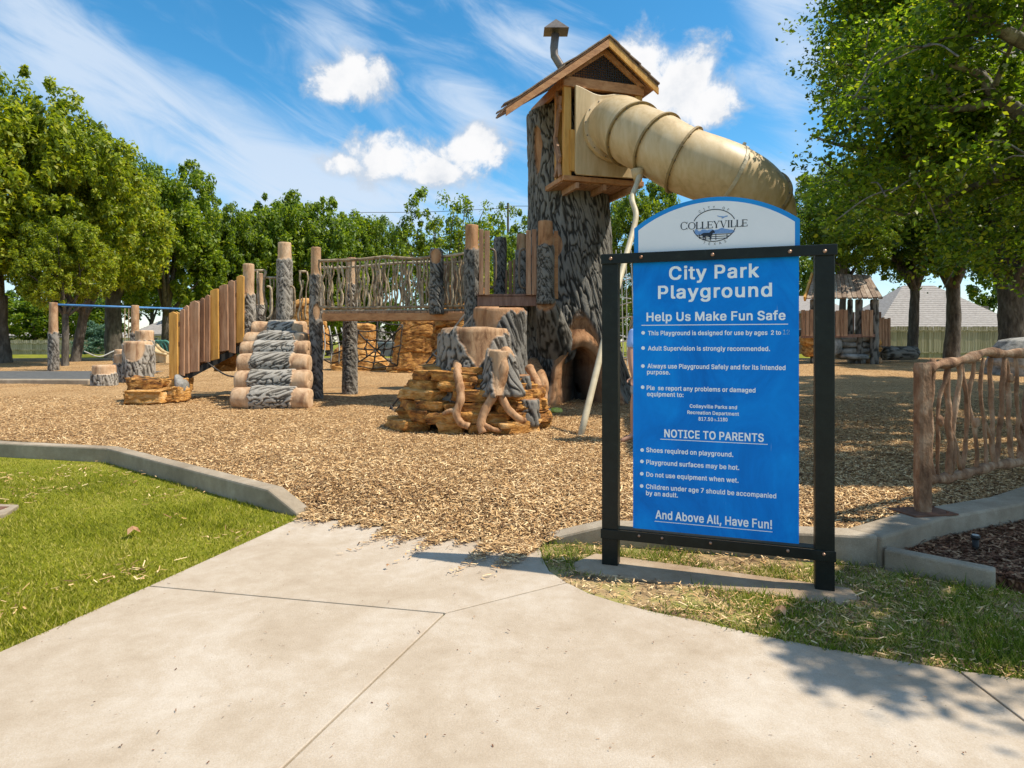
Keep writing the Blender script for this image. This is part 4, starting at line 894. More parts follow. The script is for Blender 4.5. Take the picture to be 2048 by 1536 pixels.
def nets():
    # net between the boulders
    K = thing('climbing_net', g(760, 745), 'dark rope climbing net strung between the two ochre boulders', 'rope net')
    Y = 17.6; c = (752, 700)
    rim = [(700, 645), (716, 690), (712, 735), (752, 745), (806, 728), (815, 690), (800, 650), (752, 640)]; rim = [(700, 644), (690, 690), (700, 732), (745, 738), (795, 732), (802, 690), (806, 650), (755, 642)]
    for i, p in enumerate(rim):
        mk('rope', tube(cr([at(c[0], c[1], Y), at((c[0]+p[0])/2, (c[1]+p[1])/2+3, Y), at(*p, Y)], 3), .022, 5), M_['rope'], K, smooth=True)
        for f in (.35, .68, 1.0):
            q = rim[(i+1) % 8]; a = [c[k]+(p[k]-c[k])*f for k in (0, 1)]; d = [c[k]+(q[k]-c[k])*f for k in (0, 1)]; m = [(a[0]+d[0])/2*.97+c[0]*.03, (a[1]+d[1])/2*.95+c[1]*.05]
            mk('rope', tube(cr([at(*a, Y), at(*m, Y), at(*d, Y)], 3), .018, 5), M_['rope'], K, smooth=True)
    for f in (.35, .68):
        for p in rim: a = [c[k]+(p[k]-c[k])*f for k in (0, 1)]; mk('knot', rblock(at(*a, Y), (.04, .04, .04), 0, 1, 1, 8, 6), M_['rope'], K)
    K = thing('rope_ladder', g(790, 840), 'dark rope ladder slanting up from the wood chips past the stump', 'rope ladder')
    for off in (0, .55):
        a, b = g(780, 818) + Vector((off*.35, -off, 0)), at(930, 628, 12.3) + Vector((off*.4, -off, 0)); mk('side_rope', tube([a, b], .02, 6), M_['rope'], K, smooth=True)
    for k in range(7):
        t = k/9+.02; a = (g(780, 818)).lerp(at(930, 628, 12.3), t); b = a + Vector((.2, -.55, 0)); mk('rung_rope', tube([a, (a+b)/2 - Vector((0, 0, .05)), b], .018, 6), M_['rope'], K, smooth=True)
        mk('knot', rblock(a, (.035, .035, .035), 0, 1, 1, 8, 6), M_['rope'], K)
    K = thing('climbing_net', g(672, 750), 'grey rope net hanging left of the round bark post under the bridge', 'rope net')
    for i in range(4):
        mk('rope', tube(cr([at(646+i*12, 650+i*2, 16.6), at(650+i*14, 690, 16.5), at(644+i*17, 728, 16.4)], 3), .018, 5), M_['ropel'], K, smooth=True)
        mk('rope', tube(cr([at(642, 662+i*18, 16.6), at(665, 672+i*18, 16.5), at(694, 660+i*18, 16.4)], 3), .018, 5), M_['rope'], K, smooth=True)
nets()
def lime_toy():
    p = g(1108, 826); K = thing('crumpled_toy', p, 'small crumpled lime and white toy at the foot of the tree tower', 'toy')
    mk('toy_body', rblock(p + Vector((.04, 0, .05)), (.11, .06, .05), .3, 4, .7, amp=.5), M_['lime'], K, smooth=True)
    mk('toy_end', rblock(p + Vector((-.10, .02, .035)), (.06, .05, .035), 0, 8, .8, amp=.4), M_['white'], K, smooth=True)
lime_toy()

# ------------------------------------------------------------------ left stumps, swing frame
def stumps():
    for i, (xa, xb, y0, yb, tn, lab, sp) in enumerate(((187, 230, 729, 774, .26, 'shortest round stump, leftmost of the stepping stumps', ()), (229, 256, 708, 768, .28, 'slim stepping stump between the short one and the widest one', ()),
                        (250, 302, 682, 768, .10, 'widest stepping stump with a tan bark-free patch near its top', ((1.15, CAMTH+.2, .42, .75),)), (272, 306, 660, 752, .35, 'tallest stepping stump, half hidden behind the widest one', ()), (230, 249, 698, 756, .2, 'small tan-topped stepping stump just behind the slim one', ()))):
        b = g((xa+xb)/2, yb-2); b.x *= (b.y+.35)/b.y; b.y += .35; Y = b.y; K = thing('stepping_stump', b, lab, 'stump', 'stepping stumps on the left of the ramp')
        t = at((xa+xb)/2, y0+1, Y); w = (xb-xa)*Y/F/2
        logp('stump_log', (b.x, Y, b.z-.05), t, w*1.02, w*.96, M_['logpale'], K, toptan(tn, .08, i, sp), 90+i, nu=110, nv=80, ridge=.03, fr=15, axf=2.2, twist=1.5, round_=.07, wob=.02)
stumps()
def swing():
    p = g(107, 741); Y1 = p.y; K = thing('overhead_bar_frame', p, 'tall bark posts carrying a long blue overhead bar behind the stepping stumps', 'play frame')
    zt = at(0, 605, Y1).z
    pos = [(107, Y1, 605), (270, Y1*1.08, 611), (372, Y1*1.14, 616)]
    for i, (px, Y, y0) in enumerate(pos):
        x = (px-CX)/F*Y; logp('bark_post', (x, Y, float(gz(x, Y))-.05), (x, Y, zt), .16, .14, M_['log'], K, toptan(1.15 if i < 2 else .8, .1, i), 130+i, nu=40, nv=90, ridge=.025, fr=15, axf=4, twist=2)
    a = Vector(((110-CX)/F*Y1, Y1, zt-.08)); b = Vector(((372-CX)/F*Y1*1.14, Y1*1.14, zt-.08))
    mk('overhead_bar', tube([a, b], .042, 10), M_['bluesteel'], K, smooth=True)
    for t in (.5, .53): q = a.lerp(b, t); mk('hanging_chain', tube([q, q - Vector((0, 0, 2.2))], .02, 5), M_['twig'], K)
    for t0, t1, z in ((.2, .42, 1.0), (.42, .5, .85)):
        c, d = a.lerp(b, t0), a.lerp(b, t1); c.z = d.z = z; m = (c+d)/2; m.z -= .22; mk('slack_rope', tube(cr([c, m, d], 5), .025, 5), M_['ropel'], K, smooth=True)
swing()

# ------------------------------------------------------------------ the sign
# sans serif letter outlines, 509 units to the cap height
GLY = {
 '!': (196, "67,160 63,509 132,509 128,160|98,-4 81,-1 66,9 56,24 52,41 56,58 66,73 81,83 98,86 116,83 130,73 140,58 143,41 140,24 130,9 116,-1"),
 ',': (188, "38,-119 68,71 137,71 84,-119"),
 '.': (188, "95,-4 78,-1 63,9 53,24 50,41 53,59 63,73 78,83 95,87 113,83 128,73 138,59 141,41 138,24 128,9 113,-1"),
 '0': (453, "227,-7 174,1 130,24 95,62 69,113 57,155 50,202 48,254 50,306 57,353 69,395 95,447 130,484 174,508 227,516 279,508 323,484 358,447 384,395 396,353 403,306 405,254 403,202 396,155 384,113 359,62 323,24 279,1|227,50 261,56 290,74 313,103 330,144 340,194 344,254 340,314 330,365 313,405 290,435 261,453 227,460 192,453 163,435 140,405 123,365 113,314 109,254 113,194 123,144 140,103 163,74 192,56"),
 '1': (453, "76,0 76,55 391,55 391,0|276,509 276,0 212,0 212,448 209,448 86,358 86,427 198,509"),
 '2': (453, "64,0 64,47 234,229 261,257 282,282 299,305 311,327 318,348 320,371 317,397 308,419 293,436 273,449 250,457 224,460 196,457 172,447 153,433 139,413 130,390 127,362 66,362 71,405 86,442 111,473 143,496 182,511 225,516 268,511 306,497 337,474 361,445 376,411 381,372 378,345 371,318 357,290 336,259 306,223 267,180 153,60 153,57 389,57 389,0"),
 '3': (453, "218,-7 173,-3 133,10 98,30 70,57 52,91 44,132 109,132 115,107 126,87 144,71 165,59 191,52 219,50 248,53 275,61 297,74 315,93 325,116 329,145 326,172 316,196 299,217 275,234 242,244 201,248 157,248 157,299 288,448 288,452 70,452 70,509 372,509 372,461 211,278 211,289 264,288 308,276 344,253 371,222 387,186 393,145 387,103 370,66 344,36 309,12 266,-2"),
 '5': (453, "221,-7 178,-2 140,11 108,32 83,60 66,93 60,130 122,130 127,108 138,89 154,73 173,60 196,52 221,50 250,53 276,64 298,82 314,104 324,131 328,162 324,193 314,221 297,244 275,262 248,273 218,277 192,275 167,268 145,258 128,246 67,253 96,509 366,509 366,452 151,452 134,301 136,301 155,315 178,325 203,331 229,334 263,330 294,321 321,306 345,285 364,260 379,231 388,199 391,163 385,117 369,76 343,41 309,15 268,-1"),
 '7': (453, "97,0 323,448 323,452 62,452 62,509 391,509 391,449 165,0"),
 '8': (453, "226,-7 178,-2 136,11 101,33 74,62 57,96 52,135 55,166 65,195 81,220 101,241 125,256 153,265 153,267 119,282 93,308 76,342 70,380 75,417 90,450 114,477 146,498 184,511 226,516 269,511 306,498 337,477 361,450 377,417 382,380 376,342 359,308 333,282 300,267 300,265 327,256 351,241 372,220 387,195 397,166 401,135 395,96 378,62 352,33 317,11 275,-2|226,49 258,52 285,60 307,74 323,91 333,113 337,139 333,165 322,189 305,208 283,223 256,232 226,235 196,232 169,223 147,208 130,189 119,165 115,139 119,113 129,91 145,74 167,60 195,52|226,290 252,292 274,300 293,313 307,330 316,351 319,376 316,399 308,420 294,437 275,449 252,457 226,460 200,457 177,449 159,437 145,420 136,399 133,376 136,351 145,330 159,313 178,300 201,292"),
 ':': (188, "95,-4 78,-1 63,9 53,24 50,41 53,59 63,73 78,83 95,87 113,83 128,73 138,59 141,41 138,24 128,9 113,-1|95,271 78,274 63,284 53,299 50,316 53,334 63,349 78,359 95,362 113,359 128,349 138,334 141,316 138,299 128,284 113,274"),
 'A': (480, "16,0 201,509 276,509 463,0 395,0 287,302 276,334 264,372 250,420 232,478 245,478 228,419 213,371 201,333 191,302 85,0|110,142 110,199 370,199 370,142"),
 'C': (510, "267,-7 225,-3 186,7 150,25 119,49 92,79 70,115 53,157 44,203 40,254 44,305 53,352 70,393 92,429 119,459 150,484 186,501 225,512 267,516 305,513 340,504 373,490 402,471 427,447 448,418 463,385 473,348 408,348 401,373 389,395 375,413 357,428 337,440 315,449 292,454 267,456 223,450 184,432 150,403 125,364 109,314 103,254 109,194 125,145 151,105 184,76 223,59 267,53 292,55 315,60 337,69 357,81 375,96 389,114 401,136 408,160 473,160 463,124 448,91 428,62 402,38 373,19 341,5 305,-4"),
 'D': (502, "219,0 96,0 96,57 215,57 272,63 318,81 354,110 379,149 394,198 399,255 394,312 379,361 354,399 320,428 275,446 221,452 93,452 93,509 225,509 273,505 315,495 353,478 399,441 433,391 449,351 458,306 462,255 458,205 449,159 433,119 411,83 384,54 351,31 312,14 268,3|125,509 125,0 60,0 60,509"),
 'E': (419, "60,0 60,509 372,509 372,452 125,452 125,286 355,286 355,229 125,229 125,57 375,57 375,0"),
 'F': (410, "60,0 60,509 369,509 369,452 125,452 125,278 346,278 346,221 125,221 125,0"),
 'H': (517, "60,0 60,509 125,509 125,289 392,289 392,509 457,509 457,0 392,0 392,232 125,232 125,0"),
 'I': (300, "31,0 31,57 118,57 118,452 31,452 31,509 269,509 269,452 183,452 183,57 269,57 269,0"),
 'M': (628, "60,0 60,509 152,509 277,187 282,174 287,159 299,123 305,103 311,84 317,65 322,49 307,49 318,83 330,121 336,140 342,158 348,174 352,187 476,509 568,509 568,0 504,0 504,291 504,327 505,347 505,369 506,413 507,457 513,457 505,433 498,409 482,363 474,341 467,322 461,305 456,291 342,0 286,0 170,291 165,304 159,321 145,361 137,384 129,408 121,432 112,457 119,457 120,416 121,372 122,328 122,309 122,291 122,0"),
 'N': (523, "60,0 60,509 136,509 343,183 352,169 363,151 375,130 388,107 401,82 414,55 405,54 402,81 401,108 400,134 399,157 399,195 399,509 463,509 463,0 387,0 202,290 190,310 177,331 164,354 148,381 108,452 119,454 122,384 123,354 124,328 125,307 125,291 125,0"),
 'O': (533, "267,-7 225,-3 186,7 150,25 119,49 92,79 70,115 53,157 44,203 40,254 44,305 53,352 70,393 92,429 119,459 150,484 186,501 225,512 267,516 309,512 348,501 384,484 415,459 442,429 464,393 480,352 490,305 493,254 490,203 480,157 464,115 442,79 415,49 384,25 348,7 309,-3|267,53 310,59 349,76 383,105 408,144 425,194 430,254 425,314 408,365 383,404 349,433 310,450 267,456 223,450 184,433 151,404 125,364 109,314 103,254 109,194 125,144 151,105 184,76 223,59"),
 'P': (445, "60,0 60,509 235,509 289,503 332,487 366,462 390,430 404,391 409,348 404,304 390,265 366,233 332,207 289,191 235,186 109,186 109,242 233,242 269,246 297,256 318,272 333,294 342,319 344,348 342,376 333,402 318,423 297,439 268,449 232,452 125,452 125,0"),
 'R': (449, "60,0 60,509 236,509 290,504 333,489 367,465 390,433 405,395 409,352 405,309 390,271 367,240 333,217 289,203 236,198 96,198 96,255 234,255 269,258 298,267 319,281 334,300 342,324 345,352 342,380 334,405 319,425 298,440 269,449 233,452 125,452 125,0|353,0 230,229 303,229 428,0"),
 'S': (447, "224,-9 172,-4 128,9 91,31 64,60 46,96 38,137 104,137 110,110 123,88 142,71 166,59 194,52 224,49 257,52 286,60 311,74 329,92 341,114 346,139 342,161 332,179 316,193 296,205 272,214 245,222 184,239 128,260 86,289 60,326 52,372 58,413 75,448 102,476 138,498 180,511 227,516 275,511 316,498 351,476 377,449 394,415 401,378 337,378 326,412 302,437 267,453 225,459 194,456 167,448 145,435 129,418 118,398 115,376 119,352 131,334 148,319 169,308 191,300 212,293 264,279 287,272 312,264 336,252 359,238 379,220 395,198 405,171 408,139 403,99 386,64 360,34 323,11 278,-4"),
 'T': (449, "32,452 32,509 417,509 417,452 257,452 257,0 193,0 193,452"),
 'U': (517, "259,-8 203,-2 154,15 114,43 85,80 66,124 60,173 60,509 124,509 124,178 128,144 141,113 160,87 187,68 220,56 259,52 298,56 331,68 357,87 377,113 389,144 393,178 393,509 457,509 457,173 451,124 433,80 403,43 363,15 315,-2"),
 'X': (474, "18,0 217,284 217,236 29,509 104,509 178,400 192,379 204,361 214,345 223,329 233,312 243,292 232,292 243,311 252,329 261,345 272,361 284,379 298,400 374,509 446,509 259,239 259,287 456,0 382,0 292,129 279,149 268,165 259,180 250,195 241,212 230,231 244,231 235,213 225,196 216,181 206,166 195,149 182,129 91,0"),
 'Y': (472, "203,0 203,208 16,509 91,509 192,344 208,318 222,292 236,264 250,230 224,230 237,265 251,293 265,318 280,344 381,509 455,509 268,208 268,0"),
 'a': (389, "160,-9 126,-5 94,5 68,22 48,45 35,73 30,108 34,138 43,161 58,179 78,193 100,203 125,211 152,216 178,220 209,224 234,227 252,230 265,235 273,243 276,255 276,257 273,279 267,297 256,311 240,322 220,329 196,331 171,329 149,322 132,313 118,301 107,288 100,274 41,291 57,322 79,346 104,364 133,375 163,382 194,384 215,383 239,379 263,372 286,360 306,343 322,320 333,290 337,251 337,0 277,0 277,52 272,52 264,38 252,25 236,12 215,1 190,-6|170,45 202,49 228,59 248,74 263,93 272,115 276,138 276,190 270,186 259,182 246,179 231,176 216,173 200,171 175,168 154,164 134,159 117,150 103,139 95,124 92,105 94,87 102,72 114,61 130,52 149,47"),
 'b': (424, "229,-8 198,-5 172,4 153,17 138,31 127,46 118,59 112,59 112,0 53,0 53,509 114,509 114,319 118,319 127,331 137,346 152,360 171,373 197,381 229,384 274,378 313,361 345,332 370,293 385,245 390,189 385,133 370,84 346,45 313,16 274,-2|220,47 253,51 279,66 301,88 316,117 325,151 328,189 325,227 316,261 301,290 280,311 253,325 220,330 188,325 161,312 140,291 125,263 116,229 113,189 116,150 125,115 140,86 162,65 188,51"),
 'c': (396, "207,-8 159,-2 117,16 82,46 56,85 40,133 34,187 40,243 56,291 82,330 117,360 159,378 207,384 234,383 260,377 284,368 305,356 324,341 340,322 353,301 362,277 303,262 298,276 290,289 281,301 270,311 257,319 242,325 226,329 207,330 173,325 145,310 124,287 108,258 99,224 96,187 99,151 108,117 124,89 145,66 173,51 207,46 226,48 243,52 258,58 271,66 282,76 292,89 299,102 304,117 363,102 354,78 341,56 325,37 306,21 285,9 261,-1 235,-6"),
 'd': (424, "195,-8 151,-2 111,16 79,45 55,84 39,133 34,189 39,245 55,293 79,332 112,361 151,378 196,384 228,381 253,373 272,360 287,346 298,331 306,319 311,319 311,509 372,509 372,0 313,0 313,59 307,59 298,46 287,31 272,17 252,4 227,-5|205,47 236,51 263,65 284,86 299,115 309,150 312,189 309,229 300,263 284,291 263,312 237,325 205,330 172,325 145,311 124,290 108,261 99,227 96,189 99,151 109,117 124,88 145,66 172,51"),
 'e': (404, "212,-8 161,-2 117,16 82,46 56,85 40,132 34,187 39,242 55,290 81,329 115,359 157,378 205,384 236,382 266,374 294,361 319,341 341,315 357,282 368,242 371,194 371,169 75,169 75,221 338,221 310,202 307,237 298,269 283,294 263,314 237,326 205,330 173,326 146,313 125,294 109,270 99,241 96,211 96,178 100,139 110,106 128,80 151,61 179,50 212,46 234,48 254,53 271,61 285,73 297,88 306,105 365,91 353,63 335,39 311,19 283,4 249,-5"),
 'f': (254, "228,379 228,327 6,327 6,379|81,0 81,432 84,461 96,486 113,505 135,519 161,527 187,530 207,529 222,527 234,524 243,521 227,468 222,470 215,472 206,473 195,474 171,470 154,460 145,443 142,419 142,0"),
 'g': (425, "207,-151 168,-148 134,-140 105,-127 82,-110 64,-91 51,-69 101,-41 110,-53 122,-66 136,-78 154,-88 178,-95 207,-97 249,-92 282,-75 304,-47 311,-6 311,68 306,68 298,56 287,41 272,28 252,16 227,8 195,5 152,10 113,27 80,53 55,90 39,136 34,191 39,246 55,293 80,332 112,361 152,378 196,384 228,382 253,373 273,360 288,346 299,331 308,319 313,319 313,379 372,379 372,-9 367,-54 350,-90 324,-117 291,-136 251,-147|205,59 237,63 264,75 285,95 300,121 309,154 312,193 309,231 300,264 285,291 264,312 237,325 205,330 172,325 145,312 124,290 109,262 99,229 96,193 99,155 109,123 124,96 145,76 172,63"),
 'h': (410, "114,227 114,0 53,0 53,509 114,509 114,287 102,287 124,332 152,362 187,379 227,384 264,380 295,369 321,349 341,321 353,285 357,240 357,0 296,0 296,235 290,275 273,304 246,323 210,329 184,326 161,317 141,303 126,283 117,257"),
 'i': (167, "53,0 53,379 114,379 114,0|84,443 67,446 54,455 44,468 41,483 44,499 54,512 67,521 84,524 100,521 114,512 123,499 126,483 123,468 114,455 100,446"),
 'k': (381, "110,137 110,212 121,212 284,379 360,379 184,199 177,199|53,0 53,509 114,509 114,0|294,0 148,186 191,229 372,0"),
 'l': (189, "139,-2 101,3 74,20 58,47 53,84 53,509 114,509 114,99 115,77 120,62 130,54 146,52 154,52 160,53 165,53 170,54 181,3 172,1 162,-1 151,-2"),
 'm': (610, "53,0 53,379 112,379 112,295 108,295 118,323 132,346 151,363 172,376 195,384 219,386 257,380 287,361 309,331 321,295 312,295 322,321 337,343 357,361 381,375 407,383 437,386 468,383 497,372 522,354 541,328 553,296 557,255 557,0 496,0 496,254 490,289 473,313 447,326 419,330 395,328 374,320 358,307 345,290 338,270 335,247 335,0 274,0 274,260 269,288 253,311 229,326 199,330 178,328 158,320 140,307 126,289 117,266 114,238 114,0"),
 'n': (410, "114,227 114,0 53,0 53,379 112,379 112,287 102,287 124,332 152,362 187,379 227,384 264,380 295,369 321,349 341,321 353,285 357,240 357,0 296,0 296,235 290,275 273,304 246,323 210,329 184,326 161,317 141,303 126,283 117,257"),
 'o': (415, "207,-8 159,-2 117,16 82,46 56,85 40,133 34,187 40,243 56,291 82,330 117,360 159,378 207,384 256,378 299,360 333,330 359,291 376,243 381,187 376,133 359,85 333,46 299,16 256,-2|207,46 242,51 270,66 292,89 307,117 316,151 319,187 316,224 307,258 292,287 270,310 242,325 207,330 173,325 145,310 124,287 108,258 99,224 96,187 99,151 108,117 124,89 145,66 173,51"),
 'p': (424, "53,-143 53,379 112,379 112,319 118,319 126,331 137,346 152,360 171,373 197,381 229,384 274,378 313,361 345,332 370,293 385,245 390,189 385,133 370,84 346,45 313,16 274,-2 229,-8 198,-5 173,4 153,17 138,31 127,46 118,59 114,59 114,-143|220,47 253,51 279,66 301,88 316,117 325,151 328,189 325,227 316,261 301,290 280,311 253,325 220,330 188,325 161,312 140,291 125,263 116,229 113,189 116,150 125,115 140,86 162,65 188,51"),
 'q': (424, "372,-143 311,-143 311,59 306,59 298,46 287,31 272,17 252,4 227,-5 195,-8 151,-2 111,16 79,45 55,84 39,133 34,189 39,245 55,293 79,332 112,361 151,378 196,384 228,381 253,373 272,360 287,346 298,331 307,319 313,319 313,379 372,379|205,47 236,51 263,65 284,86 299,115 309,150 312,189 309,229 300,263 284,291 263,312 237,325 205,330 172,325 145,311 124,290 108,261 99,227 96,189 99,151 109,117 124,88 145,66 172,51"),
 'r': (259, "53,0 53,379 112,379 112,321 115,321 130,347 152,367 181,380 213,385 221,385 229,384 243,384 243,322 239,323 230,324 219,325 207,326 182,323 159,315 140,301 126,284 117,262 114,237 114,0"),
 's': (365, "182,-8 145,-5 112,3 84,18 62,38 45,63 36,94 94,107 105,79 124,60 150,49 181,45 217,50 244,62 262,81 268,103 265,121 254,136 237,147 212,155 149,170 104,186 72,208 53,237 47,274 51,305 65,332 87,354 115,370 149,381 187,384 223,381 254,372 279,358 299,339 314,316 324,290 268,277 258,298 243,316 219,328 187,333 156,329 131,317 114,299 109,277 112,258 124,243 144,232 172,223 229,209 275,194 306,171 325,142 331,107 326,75 312,47 290,24 260,6 223,-5"),
 't': (227, "204,379 204,327 6,327 6,379|65,471 126,471 126,98 128,76 136,61 150,53 170,50 177,50 185,51 194,52 202,54 213,2 203,-1 192,-3 180,-4 168,-4 125,2 92,21 72,52 65,93"),
 'u': (410, "182,-5 146,-1 115,11 89,31 69,59 57,95 53,139 53,379 114,379 114,144 119,105 137,75 164,56 200,50 226,53 249,62 268,77 283,97 293,122 296,153 296,379 357,379 357,0 298,0 298,92 307,92 286,47 257,17 222,0"),
 'v': (389, "163,0 17,379 84,379 165,155 177,121 187,87 196,53 206,21 184,21 194,53 203,87 213,121 224,155 305,379 371,379 226,0"),
 'w': (567, "138,0 23,379 87,379 133,214 143,177 154,137 165,91 175,41 165,41 175,90 186,135 196,176 206,214 252,379 316,379 362,214 371,176 382,136 392,91 402,41 391,41 402,90 413,135 423,176 434,214 480,379 545,379 429,0 368,0 319,172 305,225 297,252 291,280 277,338 291,338 277,280 270,252 263,225 255,198 248,172 199,0"),
 'y': (389, "47,-139 61,-86 71,-87 88,-90 104,-89 118,-84 130,-74 141,-58 151,-36 163,-1 17,379 84,379 165,155 177,121 187,87 196,53 206,21 184,21 193,53 202,87 212,121 224,155 305,379 371,379 204,-58 191,-85 177,-107 159,-124 139,-136 117,-143 91,-145 77,-145 65,-143 54,-141"),
}
def sign():
    PL, PR = Vector((.619, 4.0, 0)), Vector((1.755, 3.6, 0)); d = (PR-PL).normalized(); n = Vector((d.y, -d.x, 0))   # n faces the camera
    K = thing('playground_rules_sign', PL.lerp(PR, .5), 'large blue City Park Playground rules sign with white arched top in a black steel frame', 'sign')
    eye = Vector((0, 0, CAM_H))
    def uz(px, py, off=0.0):
        r = Vector(((px-CX)/F, 1, -(py-HY)/F)); o = PL + n*off; t = (o-eye).dot(n)/r.dot(n); p = eye + r*t; return (p-PL).dot(d), p.z
    def P(u, z, off): return PL + d*u + n*off + Vector((0, 0, z))
    def sbox(u0, u1, z0, z1, o0, o1): return obox(P((u0+u1)/2, (z0+z1)/2, (o0+o1)/2), d*(u1-u0)/2, n*(o1-o0)/2, (0, 0, (z1-z0)/2))
    Wd = (PR-PL).length
    def plate(poly, o0, o1):
        A = sum(poly[i][0]*poly[(i+1) % len(poly)][1]-poly[(i+1) % len(poly)][0]*poly[i][1] for i in range(len(poly)))
        if A < 0: poly = poly[::-1]
        m = len(poly); V = [P(u, z, o0) for u, z in poly] + [P(u, z, o1) for u, z in poly]
        return np.array(V), [tuple(range(m-1, -1, -1)), tuple(range(m, 2*m))] + [(i, (i+1) % m, m+(i+1) % m, m+i) for i in range(m)]
    zt = uz(1222, 523)[1]; ztr = uz(1648, 512)[1]; zt = (zt+ztr)/2; zbt = uz(1222, 507, .06)[1]*.5 + uz(1648, 490, .06)[1]*.5
    for u in (0, Wd):
        mk('post', sbox(u-.05, u+.05, .0, zt+.01, -.045, .045), M_['frame'], K, bevel=.006)
    mk('top_bar', sbox(-.052, Wd+.06, zt-.012, zbt, .048, .062), M_['frame'], K, bevel=.003)
    mk('top_bar_ledge', sbox(-.05, Wd+.06, zbt-.006, zbt+.003, -.04, .047), M_['frame'], K)
    b0 = (uz(1222, 1060, .06)[1]+uz(1648, 1100, .06)[1])/2
    mk('bottom_bar', sbox(-.055, Wd+.055, b0-.062, b0-.003, .047, .055), M_['frame'], K, bevel=.003)
    mk('bottom_bar_ledge', sbox(.052, Wd-.052, b0-.002, b0+.004, -.03, .046), M_['frame'], K)
    def bolt(px, py):
        u, z = uz(px, py, .07); c = P(u, z, .064)
        mk('bolt', tube([c - n*.006, c + n*.004, c + n*.010], [.011, .011, .005], 10), M_['bolt'], K, smooth=True)
    for q in ((1221, 517), (1282, 514), (1425, 509), (1580, 503), (1650, 502)): bolt(*q)
    for px in (1278, 1324, 1421, 1576, 1648):
        u, z = uz(px, 1080, .06); c = P(u, b0-.022, .057); mk('bolt', tube([c - n*.006, c + n*.004, c + n*.009], [.009, .009, .004], 10), M_['bolt'], K, smooth=True)
    # blue panel
    ul, ur = uz(1266, 780, .036)[0], uz(1598, 780, .036)[0]; zb = (uz(1266, 1057, .036)[1]+uz(1597, 1087, .036)[1])/2
    mk('blue_panel', plate([(ul, zb), (ur, zb), (ur, zt+.003), (ul, zt+.003)], .022, .036), M_['signblue'], K, bevel=.001)
    # arched top
    al, ar = uz(1268, 480, .036)[0], uz(1600, 480, .036)[0]; sh = (uz(1268, 457, .036)[1]+uz(1600, 437, .036)[1])/2; ap = uz(1434, 393, .036)[1]
    def arch(i):
        a0, a1, s, h = al+i, ar-i, sh-i*.55, ap-i; c = (a0+a1)/2; w = (a1-a0)/2; sag = h-s; rr = (w*w+sag*sag)/(2*sag); t0 = math.asin(w/rr)
        return [(a0, zbt-.03)] + [(c + rr*math.sin(t), h-rr+rr*math.cos(t)) for t in np.linspace(-t0, t0, 33)] + [(a1, zbt-.03)]
    mk('arch_panel', plate(arch(0), .016, .030), M_['rim'], K); mk('arch_face', plate(arch(.026), .0305, .0325), M_['signwhite'], K)
    # lettering
    Mx = Matrix(((d.x, 0, n.x, 0), (d.y, 0, n.y, 0), (0, 1, 0, 0), (0, 0, 0, 1)))
    GC = {}
    def bands(c, bold, step=12.0):
        """fill one letter with thin horizontal rectangles, non-zero winding, emboldened by bold units"""
        if (c, bold) in GC: return GC[c, bold]
        cs = [[tuple(float(v) for v in p.split(',')) for p in q.split(' ')] for q in GLY[c][1].split('|')]
        ys = [p[1] for q in cs for p in q]; y0, y1 = min(ys)-bold*.7, max(ys)+bold*.7; n = max(2, round((y1-y0)/step)); h = (y1-y0)/n; out = []
        def spans(y):
            X = []
            for q in cs:
                for i in range(len(q)):
                    (xa, ya), (xb, yb) = q[i], q[(i+1) % len(q)]
                    if (ya <= y) != (yb <= y): X.append((xa+(xb-xa)*(y-ya)/(yb-ya), 1 if yb > ya else -1))
            X.sort(); w = 0; r = []
            for x, d_ in X:
                if w == 0: st = x
                w += d_
                if w == 0: r.append((st-bold, x+bold))
            return r
        for i in range(n):
            y = y0+(i+.5)*h; r = sorted(sum((spans(y+k*bold*.7) for k in ((-1, -.5, 0, .5, 1) if bold else (0,))), [])); m = []
            for a_, b_ in r:
                if m and a_ <= m[-1][1]: m[-1][1] = max(m[-1][1], b_)
                else: m.append([a_, b_])
            out += [(a_, b_, y-h/2, y+h/2) for a_, b_ in m]
        GC[c, bold] = out; return out
    def glyphs(s, bold, track=1.0, extra=0):
        V, fs, x = [], [], 0
        for c in s:
            if c == ' ': x += 190*track; continue
            for a_, b_, ya, yb in bands(c, bold):
                n = len(V); V += [((a_+x)/1000, ya/1000, 0), ((b_+x)/1000, ya/1000, 0), ((b_+x)/1000, yb/1000, 0), ((a_+x)/1000, yb/1000, 0)]; fs.append((n, n+1, n+2, n+3))
            x += (GLY[c][0] + bold*1.3)*track
        return np.array(V), fs
    def text(s, xl, yl, xr, yr, cap, mat='text', bold=.018, off=.0375, name='lettering', track=1.0):
        B_ = 20 if bold > 0 else 0
        co, fs = glyphs(s, B_, track); u0, z0 = uz(xl, yl, off); u1, z1 = uz(xr, yr, off); zc = (z0+z1)/2
        capz = abs(uz(xl, yl, off)[1]-uz(xl, yl-cap, off)[1]); capf = .509+B_*.0007
        x0, x1 = co[:, 0].min(), co[:, 0].max(); U = u0 + (co[:, 0]-x0)/(x1-x0)*(u1-u0); Z = zc + co[:, 1]/capf*capz
        w = np.array([PL]) + np.outer(U, np.array(d)) + np.outer(np.ones(len(U)), np.array(n*off)) + np.outer(Z, (0, 0, 1)); o = mk(name, (w, fs), M_[mat], K); o['kind'] = 'stuff'; return o
    def disc(px, py, r, mat='text', off=.0375, name='bullet'):
        u, z = uz(px, py, off); s = abs(uz(px+r, py, off)[0]-u); return mk(name, plate([(u+s*math.cos(t), z+s*math.sin(t)) for t in np.linspace(0, 2*math.pi, 18)[:-1]], off-.001, off), M_[mat], K)
